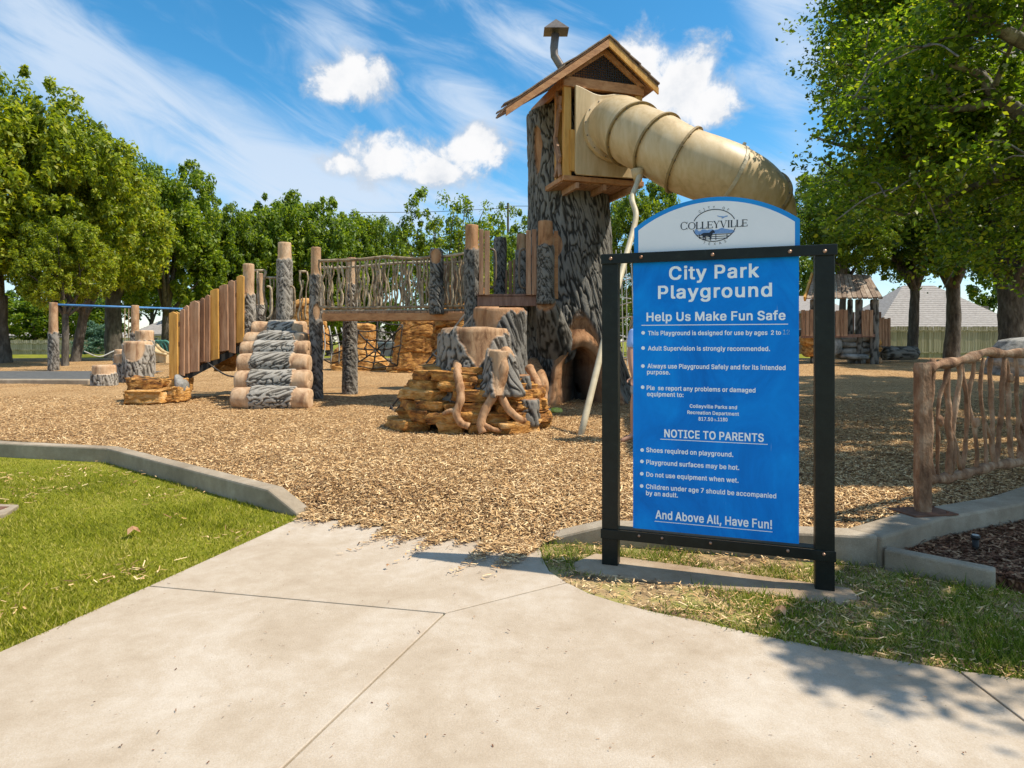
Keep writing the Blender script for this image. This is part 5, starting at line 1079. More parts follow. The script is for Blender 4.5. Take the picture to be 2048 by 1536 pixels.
    def line(x0, y0, x1, y1, w=.0035, name='underline'):
        a, b = uz(x0, y0, .0375), uz(x1, y1, .0375); z = (a[1]+b[1])/2; mk(name, plate([(a[0], z-w), (b[0], z-w), (b[0], z+w*.3), (a[0], z+w*.3)], .0365, .0375), M_['text'], K)
    text('City Park', 1338, 558, 1518, 555, 26, bold=.016, track=1.06); text('Playground', 1316, 596.5, 1544, 593, 25.5, bold=.016, track=1.06)
    text('Help Us Make Fun Safe', 1293, 641.5, 1571, 640, 17, bold=.02); line(1283, 650, 1576, 648)
    text('This Playground is designed for use by ages', 1296, 670, 1535, 670, 8.6, bold=.022); text('2 to', 1542, 669.5, 1562, 669, 8.6, bold=.02); text('12', 1566, 669, 1579, 668.5, 9.5, mat='textfade', bold=.0)
    text('Adult Supervision is strongly recommended.', 1296, 700.5, 1540, 702, 8.6, bold=.022)
    text('Always use Playground Safely and for its intended', 1295, 736, 1571, 740, 8.8, bold=.022); text('purpose.', 1294, 748, 1340, 749, 8.6, bold=.022)
    text('Ple', 1293.4, 779.5, 1309.5, 780, 8.6, bold=.022); text('se report any problems or damaged', 1316, 780, 1511, 785, 8.6, bold=.022); text('equipment to:', 1294, 792, 1367, 794, 8.6, bold=.022)
    text('Colleyville Parks and', 1379.4, 815.5, 1474, 818, 6.8, bold=.025); text('Recreation Department', 1374.7, 828, 1478, 831, 6.8, bold=.025)
    text('817.50', 1397, 841, 1426, 842, 7, bold=.025); text('3', 1427.5, 842, 1432, 842, 4, mat='text', bold=.0); text('.1180', 1433, 842, 1455, 842.5, 7, bold=.025)
    text('NOTICE TO PARENTS', 1328.5, 875, 1527.5, 882.5, 15.5, bold=.015); line(1320.6, 877.5, 1535.6, 889, .0028)
    text('Shoes required on playground.', 1292.5, 905, 1466.6, 912.5, 9, bold=.022); text('Playground surfaces may be hot.', 1292.5, 929, 1478.4, 939, 9, bold=.022)
    text('Do not use equipment when wet.', 1292.5, 953.5, 1477, 964.5, 9, bold=.022); text('Children under age 7 should be accompanied', 1292, 978, 1552.5, 995.5, 9, bold=.022); text('by an adult.', 1292, 990.5, 1356, 994.5, 9, bold=.022)
    text('And Above All, Have Fun!', 1311, 1038.5, 1544, 1056, 16.5, bold=.018); line(1309, 1042.5, 1545, 1063, .0028)
    for q in ((1286.3, 665.6), (1286.2, 696), (1285.8, 732), (1285.3, 774.4), (1284.2, 900), (1283.8, 922.8), (1283.5, 947.5), (1283.3, 972)): disc(q[0], q[1], 3.6)
    # emblem on the arch: oval ring, serif town name, horse, fence, plane
    o = .034; k_ = 1/4.016
    def E(x, y): return uz(1180+x*k_, 380+y*k_, o)
    def shape(nm, pts, mat, off=o): return mk(nm, plate([E(*p) for p in pts], off-.001, off), M_[mat], K)
    ce, rx, ry = (998, 284), 172, 128
    def tilt(x, y): return (x, y - (x-998)*.055)
    def arc(a0, a1, w=3.2, n=30):
        A = np.linspace(a0, a1, n); return [tilt(ce[0]+(rx+w)*math.cos(a), ce[1]-(ry+w)*math.sin(a)) for a in A] + [tilt(ce[0]+(rx-w)*math.cos(a), ce[1]-(ry-w)*math.sin(a)) for a in A[::-1]]
    shape('emblem_ring', arc(.33, math.pi-.33), 'ink'); shape('emblem_ring', arc(-.22, -math.pi+.22), 'ink')
    q = random.Random(2); tl = [(845+i*14, 332 - q.uniform(6, 24)) for i in range(22)]
    shape('emblem_treeline', [tilt(*p) for p in [(838, 340)] + tl + [(1165, 340), (1150, 352), (850, 352)]], 'inkblue')
    for y, w in ((358, 2.6), (374, 2.6), (390, 2.6)):
        hw = rx*math.sqrt(max(0, 1-((y-ce[1])/ry)**2)) - 4; shape('emblem_rail', [tilt(ce[0]-hw, y-w), tilt(ce[0]+hw, y-w), tilt(ce[0]+hw, y+w), tilt(ce[0]-hw, y+w)], 'ink')
    for x in (880, 1011, 1100): shape('emblem_post', [(x-3, 352), (x+3, 352), (x+3, 400 if x == 1011 else 392), (x-3, 400 if x == 1011 else 392)], 'ink')
    horse = [(898, 352), (912, 345), (938, 344), (958, 343), (972, 330), (984, 322), (992, 322), (1004, 338), (1000, 346), (990, 343), (984, 352), (982, 364), (972, 372), (976, 384), (968, 396), (974, 405), (966, 405), (960, 394), (962, 380), (952, 372), (934, 370), (926, 376), (932, 388), (930, 402), (924, 402), (923, 388), (914, 378), (912, 392), (904, 402), (900, 400), (906, 388), (904, 372), (898, 362), (890, 374), (888, 362)]
    shape('emblem_horse', horse, 'ink', o+.001)
    shape('emblem_plane', [(1020, 207), (1026, 205), (1040, 210), (1075, 212), (1100, 205), (1112, 207), (1100, 214), (1080, 220), (1066, 228), (1056, 227), (1062, 220), (1040, 217)], 'inkblue')
    def arctext(s, xs, y0, rise, cap):
        for c, (x, y, rot) in zip(s, xs):
            if c == ' ': continue
            co, fs = glyphs(c, 0); cx = (co[:, 0].min()+co[:, 0].max())/2; X = (co[:, 0]-cx)*cap/.509; Yy = co[:, 1]*cap/.509
            cs, sn = math.cos(rot), math.sin(rot); pts = [E(x + a*cs - b*sn, y - (a*sn + b*cs)) for a, b in zip(X, Yy)]
            w = [P(u, z, o) for u, z in pts]; mk('lettering', (np.array(w), fs), M_['ink'], K)['kind'] = 'stuff'
    def along(a0, a1, n, off): return [(*tilt(ce[0]+(rx+off)*math.cos(a), ce[1]-(ry+off)*math.sin(a)), a-math.pi/2) for a in np.linspace(a0, a1, n)]
    arctext('CITY OF', along(2.22, .95, 7, 9), 0, 0, 20)
    arctext('TEXAS', [(x, y, r+math.pi) for x, y, r in along(-2.0, -1.1, 5, 30)], 0, 0, 20)
    # serif capitals C O L L E Y V I L L E
    def serif(c, x, yb, w, h):
        t, s, st = 5.0, 3.4, 11; yt = yb-h; parts = []
        def r_(x0, y0, x1, y1): parts.append([(x0, y0), (x1, y0), (x1, y1), (x0, y1)])
        def st_(xc, y): r_(xc-st*.72, y-s/2, xc+st*.72, y+s/2)
        if c in 'LEI':
            xs_ = x + (w/2 if c == 'I' else st*.72); r_(xs_-t, yt, xs_+t, yb); st_(xs_, yt+1); st_(xs_, yb-1)
            if c != 'I': r_(xs_, yb-s, x+w, yb); parts.append([(x+w-s, yb-14), (x+w+1, yb-14), (x+w-1, yb), (x+w-s-3, yb)])
            if c == 'E':
                r_(xs_, yt, x+w-3, yt+s); parts.append([(x+w-6, yt), (x+w-2, yt), (x+w-1, yt+11), (x+w-4, yt+11)]); r_(xs_, (yt+yb)/2-s/2, x+w-11, (yt+yb)/2+s/2); r_(x+w-12, (yt+yb)/2-7, x+w-9.5, (yt+yb)/2+7)
        elif c in 'YV':
            m = x+w/2; yj = yb if c == 'V' else (yt+yb)/2+3
            parts.append([(x+4, yt), (x+4+2*t, yt), (m+t*.9, yj), (m-t*.7, yj)]); parts.append([(x+w-6, yt), (x+w-3, yt), (m+1.5, yj), (m-1.2, yj)]); st_(x+9, yt+1); st_(x+w-6, yt+1)
            if c == 'Y': r_(m-t, yj-3, m+t, yb); st_(m, yb-1)
        else:
            m, yc = x+w/2, (yt+yb)/2; a0, a1 = (0, 2*math.pi) if c == 'O' else (.62, 2*math.pi-.62); A = np.linspace(a0, a1, 37)
            out = [(m+w/2*math.cos(a), yc-(h/2+1)*math.sin(a)) for a in A]; inn = [(m+w/2*math.cos(a)*(1-.30*abs(math.cos(a))**1) , yc-(h/2+1-s*1.2)*math.sin(a)) for a in A]
            for i in range(36): parts.append([out[i], out[i+1], inn[i+1], inn[i]])
            if c == 'C': r_(x+w-6, yt, x+w-3, yt+14); r_(x+w-6, yb-14, x+w-3, yb)
        geos = [plate([E(px_, py_ - (px_-998)*.055) for px_, py_ in pt], o-.001, o) for pt in parts]; mk('lettering', join(*geos), M_['ink'], K)
    xx = 727
    for c, w in zip('COLLEYVILLE', (58, 60, 43, 43, 45, 52, 56, 24, 43, 43, 45)):
        big = c == 'C'; serif(c, xx, 306, w, 62 if big else 56); xx += w + 2.6
sign()

# ------------------------------------------------------------------ person behind the sign
def person():
    b = g(1284, 884); K = thing('person', b, 'person in a pale blue shirt walking barefoot, mostly hidden behind the blue sign', 'person')
    J = {'pel': (0, 0, .93), 'sp': (0, .01, 1.15), 'ch': (0, .0, 1.36), 'nk': (0, -.01, 1.50), 'hd': (-.02, -.01, 1.62), 'tp': (-.02, 0, 1.73),
         'hl': (-.03, -.10, .90), 'kl': (-.12, -.12, .50), 'al': (-.13, -.11, .10), 'tl': (-.30, -.14, .035), 'hr': (.04, .10, .90), 'kr': (.02, .12, .50), 'ar': (.18, .13, .11), 'tr': (.05, .14, .035),
         'sl': (-.13, -.12, 1.40), 'el': (-.19, -.20, 1.12), 'wl': (-.17, -.24, .88), 'sr': (.10, .16, 1.40), 'er': (.16, .22, 1.12), 'wr': (.05, .24, .92), 'hcl': (-.10, -.11, .08), 'hcr': (.21, .13, .08)}
    Rr = {'pel': .14, 'sp': .125, 'ch': .145, 'nk': .055, 'hd': .095, 'tp': .06, 'hl': .095, 'kl': .06, 'al': .04, 'tl': .028, 'hr': .095, 'kr': .06, 'ar': .04, 'tr': .028, 'sl': .055, 'el': .042, 'wl': .028, 'sr': .055, 'er': .042, 'wr': .028, 'hcl': .035, 'hcr': .035}
    Ed = [('pel','sp'),('sp','ch'),('ch','nk'),('nk','hd'),('hd','tp'),('pel','hl'),('hl','kl'),('kl','al'),('al','tl'),('pel','hr'),('hr','kr'),('kr','ar'),('ar','tr'),('ch','sl'),('sl','el'),('el','wl'),('ch','sr'),('sr','er'),('er','wr')]
    for sd in 'lr':
        w = Vector(J['w'+sd])
        for i in range(5):
            a, m_, e = (f'{q}{i}{sd}' for q in 'abc'); dx = (i-2)*.018; ln = (.05, .085, .095, .088, .07)[i]
            J[a] = tuple(w + Vector((dx*.6, 0, -.045))); J[m_] = tuple(w + Vector((dx + (-.03 if i == 0 else 0), -.01, -.05-ln*.55))); J[e] = tuple(w + Vector((dx*.9 + (-.03 if i == 0 else 0), -.03, -.05-ln)))
            Rr[a] = .014; Rr[m_] = .010; Rr[e] = .008; Ed += [('w'+sd, a), (a, m_), (m_, e)]
    def skin(nm, keys, edges, mat, parent, grow=0, lv=2, root='pel'):
        me = bpy.data.meshes.new(nm); idx = {k: i for i, k in enumerate(keys)}; me.from_pydata([J[k] for k in keys], [(idx[a], idx[c]) for a, c in edges], []); me.materials.append(mat)
        o = bpy.data.objects.new(nm, me); COL.objects.link(o); o.parent = parent; o.modifiers.new('skin', 'SKIN'); 
        if not me.skin_vertices: me.attributes  # layer is created with the modifier
        for k, i in idx.items():
            me.skin_vertices[0].data[i].radius = (Rr[k]+grow,)*2; me.skin_vertices[0].data[i].use_root = (k == root)
        s = o.modifiers.new('sub', 'SUBSURF'); s.levels = s.render_levels = lv; return o
    # skin_vertices layer has to exist: make it through the object's modifier in a temp way
    def skin2(nm, keys, edges, mat, grow=0, lv=2, root='pel'):
        import bmesh
        me = bpy.data.meshes.new(nm); bm = bmesh.new(); lay = bm.verts.layers.skin.verify(); vs = {}
        for k in keys:
            v = bm.verts.new(J[k]); v[lay].radius = (Rr[k]+grow,)*2; v[lay].use_root = (k == root); vs[k] = v
        for a, c in edges: bm.edges.new((vs[a], vs[c]))
        bm.to_mesh(me); bm.free(); me.materials.append(mat); o = bpy.data.objects.new(nm, me); COL.objects.link(o); o.parent = K
        sk = o.modifiers.new('skin', 'SKIN'); sk.use_smooth_shade = True; s = o.modifiers.new('sub', 'SUBSURF'); s.levels = s.render_levels = lv; return o
    keys = [k for k in J if k not in ('hcl', 'hcr')]; skin2('body', keys, Ed, M_['skin'])
    J['sm'] = tuple(Vector(J['sl']).lerp(Vector(J['el']), .75)); Rr['sm'] = .048; J['sn'] = tuple(Vector(J['sr']).lerp(Vector(J['er']), .75)); Rr['sn'] = .048
    skin2('shirt', ['pel', 'sp', 'ch', 'sl', 'sm', 'sr', 'sn'], [('pel','sp'),('sp','ch'),('ch','sl'),('sl','sm'),('ch','sr'),('sr','sn')], M_['shirt'], .022)
    J['ml'] = tuple(Vector(J['hl']).lerp(Vector(J['kl']), .8)); J['mr'] = tuple(Vector(J['hr']).lerp(Vector(J['kr']), .8)); Rr['ml'] = Rr['mr'] = .075; J['wa'] = (0, 0, 1.02); Rr['wa'] = .125
    skin2('shorts', ['wa', 'pel', 'hl', 'ml', 'hr', 'mr'], [('wa','pel'),('pel','hl'),('hl','ml'),('pel','hr'),('hr','mr')], M_['shorts'], .02)
    h = b + Vector((0, .02, 1.665)); mk('hair', rblock(h, (.10, .115, .085), 0, 3, .95, 20, 14, .12), M_['hair'], K, smooth=True)
    for s_ in (-1, 1): mk('eye', rblock(b + Vector((-.112, s_*.033-.01, 1.635)), (.012, .014, .01), 0, 1, 1, 8, 6, 0), M_['black'], K, smooth=True)
    mk('nose', rblock(b + Vector((-.125, -.01, 1.60)), (.022, .014, .022), 0, 1, .9, 8, 6, 0), M_['skin'], K, smooth=True)
    mk('mouth', rblock(b + Vector((-.110, -.01, 1.565)), (.010, .026, .006), 0, 1, .9, 8, 6, 0), M_['root'], K, smooth=True)
person()

# ------------------------------------------------------------------ right: sculpted rail fence
def railfence():
    A = Vector((2.90, 4.52, .19)); K = thing('sculpted_rail_fence', A, 'brown sculpted branch fence with wavy uprights standing on the concrete kerb at right', 'fence')
    Bp = Vector((4.55, 5.42, .19)); Cc = Vector((9.6, 8.7, .19)); 
    t = A + Vector((0, 0, 1.06)); xx = A.z
    # square end post with irregular edges
    V, Fc = [], []; n = 26
    for i in range(n):
        z = A.z + 1.055*i/(n-1); r = .046
        for k in range(16):
            th = 2*math.pi*k/16 + .3; sq = (abs(math.cos(th))**8+abs(math.sin(th))**8)**(-1/8)
            rr = r*sq*(1+.10*(float(vn(math.cos(th)*3, math.sin(th)*3, z*16, 3))-.5)); rr *= .93 if i in (0, n-1) else 1; V.append((A.x+rr*math.cos(th), A.y+rr*math.sin(th), z))
    for i in range(n-1):
        for k in range(16): Fc.append((i*16+k, i*16+(k+1) % 16, (i+1)*16+(k+1) % 16, (i+1)*16+k))
    Fc += [tuple(range(15, -1, -1)), tuple((n-1)*16+k for k in range(16))]
    mk('end_post', (np.array(V), Fc), M_['fence_log'], K, smooth=False)
    mk('base_plate', obox(A + Vector((.0, 0, .006)), (.17, .03, 0), (-.03, .11, 0), (0, 0, .006)), M_['rust'], K, bevel=.002)
    for dx, dy in ((.13, -.07), (-.13, .07), (.13, .09)): c = A + Vector((dx, dy, .012)); mk('anchor_bolt', tube([c, c + Vector((0, 0, .015))], .010, 6), M_['rust'], K)
    dirn = (Bp-A).normalized(); dir2 = (Cc-Bp).normalized()
    def pt(s, z):
        L1 = (Bp-A).length; p = A + dirn*s if s < L1 else Bp + dir2*(s-L1); return Vector((p.x, p.y, z))
    q = random.Random(9)
    tp = [pt(.04, 1.20), pt(.18, 1.225), pt(.40, 1.245), pt(.62, 1.27), pt(.85, 1.315), pt(1.1, 1.30), pt(1.4, 1.30), pt(1.9, 1.28), pt(2.6, 1.31), pt(3.6, 1.28), pt(5, 1.3)]
    p = cr(tp, 5); mk('top_rail', tube(p, [.034+.008*math.sin(i*.9) for i in range(len(p))], 12, jit=.08), M_['fence_log'], K, smooth=True)
    p = cr([pt(.04, .42), pt(.3, .40), pt(.6, .41), pt(1.0, .43), pt(1.5, .42), pt(2.5, .43), pt(5, .42)], 6); mk('bottom_rail', tube(p, [.036+.006*math.sin(i*1.3) for i in range(len(p))], 12, jit=.08), M_['fence_log'], K, smooth=True)
    s = .11; i = 0
    while s < 4.6:
        lean = q.uniform(-.14, .22); pts = []; ph = q.uniform(0, 6); am = q.uniform(.018, .045)
        for k in range(8):
            f_ = k/7; base = pt(s + lean*(f_-.5) + am*math.sin(f_*5+ph), .42 + (1.27-.42)*f_); pts.append(base + Vector((q.uniform(-.008, .008), q.uniform(-.012, .012), 0)))
        p = cr(pts, 3); r0 = q.uniform(.013, .022); mk('branch_upright', tube(p, [r0*(1+.10*math.sin(j*.8+ph)) for j in range(len(p))], 9, jit=.13), M_['fence_log'], K, smooth=True)
        if i % 4 == 1:
            c = p[int(len(p)*q.uniform(.2, .8))]; mk('knot', rblock(c + Vector((.012, -.01, 0)), (.026, .026, .036), q.uniform(0, 3), i, .8, 10, 8, .5), M_['fence_log'], K, smooth=True)
        if i % 4 == 2:
            c = p[int(len(p)*.45)]; e = pt(s+.16, .44); mk('branch_upright', tube(cr([c, (c+e)/2 + Vector((.01, 0, .03)), e], 4), .015, 8, jit=.1), M_['fence_log'], K, smooth=True)
        s += q.uniform(.09, .15); i += 1
railfence()
def pathlight():
    b = Vector(kt(1951, 1100, .055)); K = thing('path_light', b, 'small black cylindrical path light standing in the brown bark bed', 'garden light')
    mk('body', tube([b - Vector((0, 0, .05)), b + Vector((0, 0, .075))], .019, 16), M_['black'], K, smooth=True)
    mk('head', tube([b + Vector((0, 0, .070)), b + Vector((0, 0, .078)), b + Vector((0, 0, .095))], [.021, .026, .026], 18), M_['black'], K, smooth=True)
    mk('lens', tube([b + Vector((0, 0, .095)), b + Vector((0, 0, .099))], .020, 16), M_['ropel'], K)
pathlight()
b = g(2045, 752); o = boulder('grey_rock', (b.x+.35, b.y+.6, b.z-.1), [(0, -.95, 1.2), (.6, -.95, 1.2), (1.0, -.8, 1.1), (1.45, -.45, .9)], .9, M_['rockgrey'], None, 33, strata=.8, amp=.22, nu=60, nv=40, ledge=.03)
o.data.polygons.foreach_set('use_smooth', np.ones(len(o.data.polygons), dtype=bool)); tag(o, 'large rounded grey boulder behind the branch fence at the right edge', 'boulder')

# ------------------------------------------------------------------ right: toddler playhouse
def playhouse():
    Y = 28.0; sc_ = Y/F; b = g(1690, 721); b.y = Y; b.z = float(gz(b.x, Y)); K = thing('playhouse', b, 'small playhouse with weathered board roof on a rock base, seen behind the sign post', 'playhouse')
    def p(px, py, dy=0): return at(px, py, Y+dy)
    # roof: ridge 1625-1740 at y 551, eave 1640..1765 at y 597 (front slope), gable at left
    r0, r1 = p(1627, 550, 1.2), p(1738, 552, 1.2); e0, e1 = p(1608, 597, -.3), p(1766, 597, -.3); 
    e0 = p(1640, 598, -.3) if False else p(1612, 598, -.3)
    n = 15
    for k in range(n):
        a0, a1 = k/n+.004, (k+1)/n-.004; V = [e0.lerp(e1, a0), e0.lerp(e1, a1), r0.lerp(r1, a1), r0.lerp(r1, a0)]; up = Vector((0, -.02, .05+.02*(k % 2))); V = V + [v+up for v in V]; mk('roof_board', (np.array(V), BF), M_['roofwood'], K)
        e2, e3 = p(1612, 598, 2.9), p(1766, 598, 2.9); V = [r0.lerp(r1, a0), r0.lerp(r1, a1), e2.lerp(e3, a1), e2.lerp(e3, a0)]; V = V + [v+Vector((0, .02, .05)) for v in V]; mk('roof_board', (np.array(V), BF), M_['roofwood'], K)
    for a, c in ((e0, r0), (p(1612, 598, 2.9), r0)): mk('rake_board', beam(a - Vector((.06, 0, 0)), c - Vector((.06, 0, -.02)), .08, .22), M_['plank_y'], K)
    for px, w, dy in ((1626, 8, .1), (1718, 11, .2), (1749, 13, .0), (1700, 8, 2.4)):
        a = p(px, 600, dy); logp('bark_post', (a.x, a.y, b.z), a, w*sc_/2, w*sc_/2, M_['logdark'], K, None, 150+px % 7, 24, 30, ridge=.03, fr=8)
    i = 0
    for px in list(range(1603, 1632, 8)) + [1672, 1680, 1688, 1724, 1731, 1739]:
        i += 1; a, c = p(px, 672, -.15), p(px+6.6, 619 + (i % 3), -.15); mk('upright_board', box(a.x, c.x, a.y-.03, a.y+.03, a.z, c.z), M_['plank_b'], K)
    for px in range(1758, 1781, 6):
        i += 1; a, c = p(px, 692+(px-1758)*.05, .3), p(px+4.5, 634+(i % 2)*2+(px-1758)*.12, .3); mk('upright_board', box(a.x, c.x, a.y-.03, a.y+.03, a.z, c.z), M_['plank_b'], K)
    for px in range(1640, 1760, 9):
        i += 1; a, c = p(px, 668, 2.5), p(px+5, 624, 2.5); mk('upright_board', box(a.x, c.x, a.y-.03, a.y+.03, a.z, c.z), M_['plank_d'], K)
    mk('deck_beam', beam(p(1603, 673, -.1), p(1752, 671, -.1), .12, .14), M_['plank_d'], K)
    q = random.Random(5)
    for (xa, xb, y, h) in ((1672, 1742, 678, 12), (1676, 1744, 690, 12), (1672, 1740, 702, 12), (1680, 1735, 713, 11), (1740, 1754, 684, 14), (1738, 1756, 698, 13), (1604, 1630, 682, 18), (1608, 1632, 702, 22), (1620, 1676, 690, 40)):
        w = xb-xa; mk('rock_block', rblock(p((xa+xb)/2, y, .35 if w < 60 else .6), (w*sc_/2*1.05, .45, h*sc_/2*1.1), 0, xa, .45, amp=.25), M_['rockgrey'] if xa == 1620 or w > 50 else M_['rock'], K)
    return K
playhouse()
b = g(1728, 726); K = thing('low_rock', b, 'small grey and brown rock lying in front of the playhouse base', 'rock')
mk('grey_half', rblock(b + Vector((-.35, 0, .12)), (.38, .3, .30), .2, 4, .7, amp=.3), M_['rockgrey'], K); mk('brown_half', rblock(b + Vector((.35, 0, .06)), (.36, .3, .24), -.1, 7, .7, amp=.3), M_['root'], K)
a = at(1764, 706, 29.5); c = at(1830, 706, 29.9)
o = logp('lying_log', a, c, .30, .28, M_['logdark'], None, None, 160, 40, 40, ridge=.03, fr=8); tag(o, 'dark log lying on the wood chips right of the playhouse', 'log')

# ------------------------------------------------------------------ far fences, houses
def picket_fence(x0, x1, Y, zt, label, name='picket_fence'):
    K = thing(name, ((x0+x1)/2, Y, float(gz(0, Y))-.1), label, 'fence'); q = random.Random(int(x0*3+Y)); x = x0; w = .15; me = None
    zb = float(gz(0, Y))-.15; org = ORG[K.name]
    vs = []
    for v in range(4):
        V, Fc = box(-w/2+.006, w/2-.006, -.012, .012, 0, 1); me = mesh_from('picket', V, Fc); me.materials.append(M_['fence']); vs.append(me)
    n = 0
    while x < x1 and n < 290:
        o = bpy.data.objects.new('picket', vs[n % 4]); COL.objects.link(o); o.parent = K; o.location = (x-org.x, q.uniform(-.008, .008), zb-org.z); o.scale = (1, 1, zt-zb+q.uniform(-.03, .02)); o.rotation_euler = (0, q.uniform(-.012, .012), 0); x += w; n += 1
    for z in (zb+.35, zt-.3): mk('fence_rail', box(x0, x, Y-.06, Y-.018, z, z+.09), M_['fence'], K)
picket_fence(at(1772, 0, 39.5).x, at(2160, 0, 39.5).x, 39.5, at(0, 653, 39.5).z, 'long weathered cedar picket fence below the big grey roof at right')
picket_fence(at(-60, 0, 50).x, at(240, 0, 50).x, 50, at(0, 680, 50).z, 'mossy cedar picket fence in the shade of the left trees')
K = thing('metal_rail_fence', at(775, 712, 44), 'white fence panel with thin bars seen between the ochre boulders', 'fence')
for i in range(34):
    a = at(742+i*2.0, 715, 44); c = at(742+i*2.0, 686, 44); mk('bar', box(a.x-.012, a.x+.012, 43.98, 44.02, a.z, c.z), M_['black'], K)
a, c = at(740, 716, 44.2), at(812, 684, 44.2); mk('white_panel', box(a.x, c.x, 44.1, 44.15, a.z, c.z), M_['white'], K)
def house(pxl, pxr, ridge, eave, Y, label, wall='brick', depth=9, hip=.25, base=None, ridgex=None):
    x0, x1 = at(pxl, 0, Y).x, at(pxr, 0, Y).x; ze = at(0, eave, Y).z; zr = at(0, ridge, Y+depth/2).z; zb = .3
    K = thing('house', ((x0+x1)/2, Y, zb), label, 'house'); o = .4
    mk('wall', box(x0+o, x1-o, Y+o, Y+depth-o, zb, ze), M_[wall], K)
    h0 = x0+(x1-x0)*(ridgex[0] if ridgex else hip); h1 = x0+(x1-x0)*(ridgex[1] if ridgex else 1-hip); ym = Y+depth/2
    V = [(x0, Y, ze), (x1, Y, ze), (x1, Y+depth, ze), (x0, Y+depth, ze), (h0, ym, zr), (h1, ym, zr), (x0, Y, ze-.18), (x1, Y, ze-.18), (x1, Y+depth, ze-.18), (x0, Y+depth, ze-.18)]
    r = mk('roof', (np.array(V), [(0,1,5,4),(1,2,5),(2,3,4,5),(3,0,4),(6,7,1,0),(7,8,2,1),(8,9,3,2),(9,6,0,3),(9,8,7,6)]), M_['roofgrey'], K)
    # shingle courses
    ns = 22; C_ = []
    for k in range(ns):
        t = (k+.5)/ns; a = Vector(V[0]).lerp(Vector(V[4]), t); b_ = Vector(V[1]).lerp(Vector(V[5]), t); up = Vector((0, -.004, .008)); C_.append(beam(a+up, b_+up, .05, .016, (0, -.6, .8)))
    mk('shingle_course', join(*C_), M_['roofgrey'], r)['kind'] = 'stuff'
    for t in (.25, .7):
        xw = x0+(x1-x0)*t; w = mk('window', box(xw-.7, xw+.7, Y+o-.04, Y+o+.02, zb+.9, min(ze-.25, zb+2.1)), M_['white'], K); mk('pane', box(xw-.62, xw+.62, Y+o-.06, Y+o-.045, zb+.98, min(ze-.33, zb+2.02)), M_['glass'], w)
    return K
house(1752, 2064, 571, 659, 44, 'house with a big grey shingled hip roof behind the right fence', depth=8, ridgex=(.40, .62))
K = bpy.data.objects['house']; a = at(1966, 616, 46.5); mk('roof_vent', box(a.x-.2, a.x+.2, 46.2, 46.6, a.z-.12, a.z+.12), M_['steel'], K)
house(1560, 1700, 592, 622, 52, 'grey roofed house seen left of and through the playhouse', depth=8, ridgex=(.1, .9))
house(255, 420, 617, 668, 56, 'house with a pale grey roof under the left trees', wall='cream', depth=9, ridgex=(.45, .60))
house(700, 860, 655, 684, 60, 'low house behind the ochre boulders in the centre', wall='cream', depth=8)
house(-60, 170, 640, 672, 66, 'low house deep in the shade behind the left trees', wall='cream', depth=9)
# tan play slide at the left, climbing net dome behind the tower
b = g(322, 716); K = thing('small_slide', b, 'small cream slide bed beside a green climbing loop, left of the ramp planks', 'slide')
pts = [at(305, 692, 30), at(312, 700, 29.6), at(324, 708, 29.2), at(340, 711, 29)]
for off in (-.35, .35): mk('side_lip', tube([p_ + Vector((0, off, .05)) for p_ in cr(pts, 4)], .07, 8), M_['slide'], K, smooth=True)
pp = cr(pts, 4); V = []; 
for p_ in pp: V += [p_ + Vector((0, -.35, 0)), p_ + Vector((0, .35, 0)), p_ + Vector((0, .35, -.35)), p_ + Vector((0, -.35, -.35))]
mk('bed', (np.array(V), [(i*4+k, i*4+(k+1) % 4, i*4+4+(k+1) % 4, i*4+4+k) for i in range(len(pp)-1) for k in range(4)] + [(0,3,2,1), tuple(len(V)-4+k for k in range(4))]), M_['slide'], K)
for k in range(3): mk('green_loop', tube(cr([at(308+k*7, 712, 30.5), at(306+k*8, 690, 30.5), at(314+k*8, 682, 30.5), at(324+k*8, 690, 30.5), at(330+k*7, 712, 30.5)], 5), .06, 8), M_['green'], K, smooth=True)
K = thing('net_dome', g(1250, 735), 'pale rope net climbing frame behind the tree tower, left of the blue sign', 'climbing frame')
q = random.Random(8)
for k in range(9):
    y = 520+k*24; mk('rope', tube([at(1220, y, 21), at(1262, y+q.uniform(-14, 14), 20)], .018, 5), M_['ropel'], K)
for k in range(5):
    x = 1222+k*10; mk('rope', tube([at(x, 500, 21), at(x+q.uniform(-4, 4)+5, 732, 20.5)], .018, 5), M_['ropel'], K)
for px in (1218, 1300): mk('pole', tube([at(px, 480, 21), g(px, 734)], .07, 10), M_['pole'], K, smooth=True)
K = thing('utility_pole', at(1016, 720, 90), 'distant utility pole with a lamp arm rising above the open tree', 'pole')
mk('pole', tube([Vector((at(1016, 0, 90).x, 90, 0)), at(1016, 406, 90)], .16, 8), M_['trunk'], K); mk('crossarm', beam(at(1006, 418, 90), at(1026, 416, 90), .15, .15), M_['trunk'], K)
mk('lamp_arm', tube([at(1016, 424, 90), at(1028, 414, 90), at(1031, 420, 90)], .08, 6), M_['steel'], K)
for i, (a, c, s_) in enumerate((((1016, 412), (2100, 405), 14), ((700, 425), (1016, 416), 8))):
    A_, B_ = at(*a, 90), at(*c, 90); m_ = (A_+B_)/2; m_.z -= s_*90/F*.4; tag(mk('power_line', tube(cr([A_, m_, B_], 8), .035, 5), M_['black']), ('thin power line running right from the utility pole', 'thin power line running left from the utility pole')[i], 'cable', 'power lines')

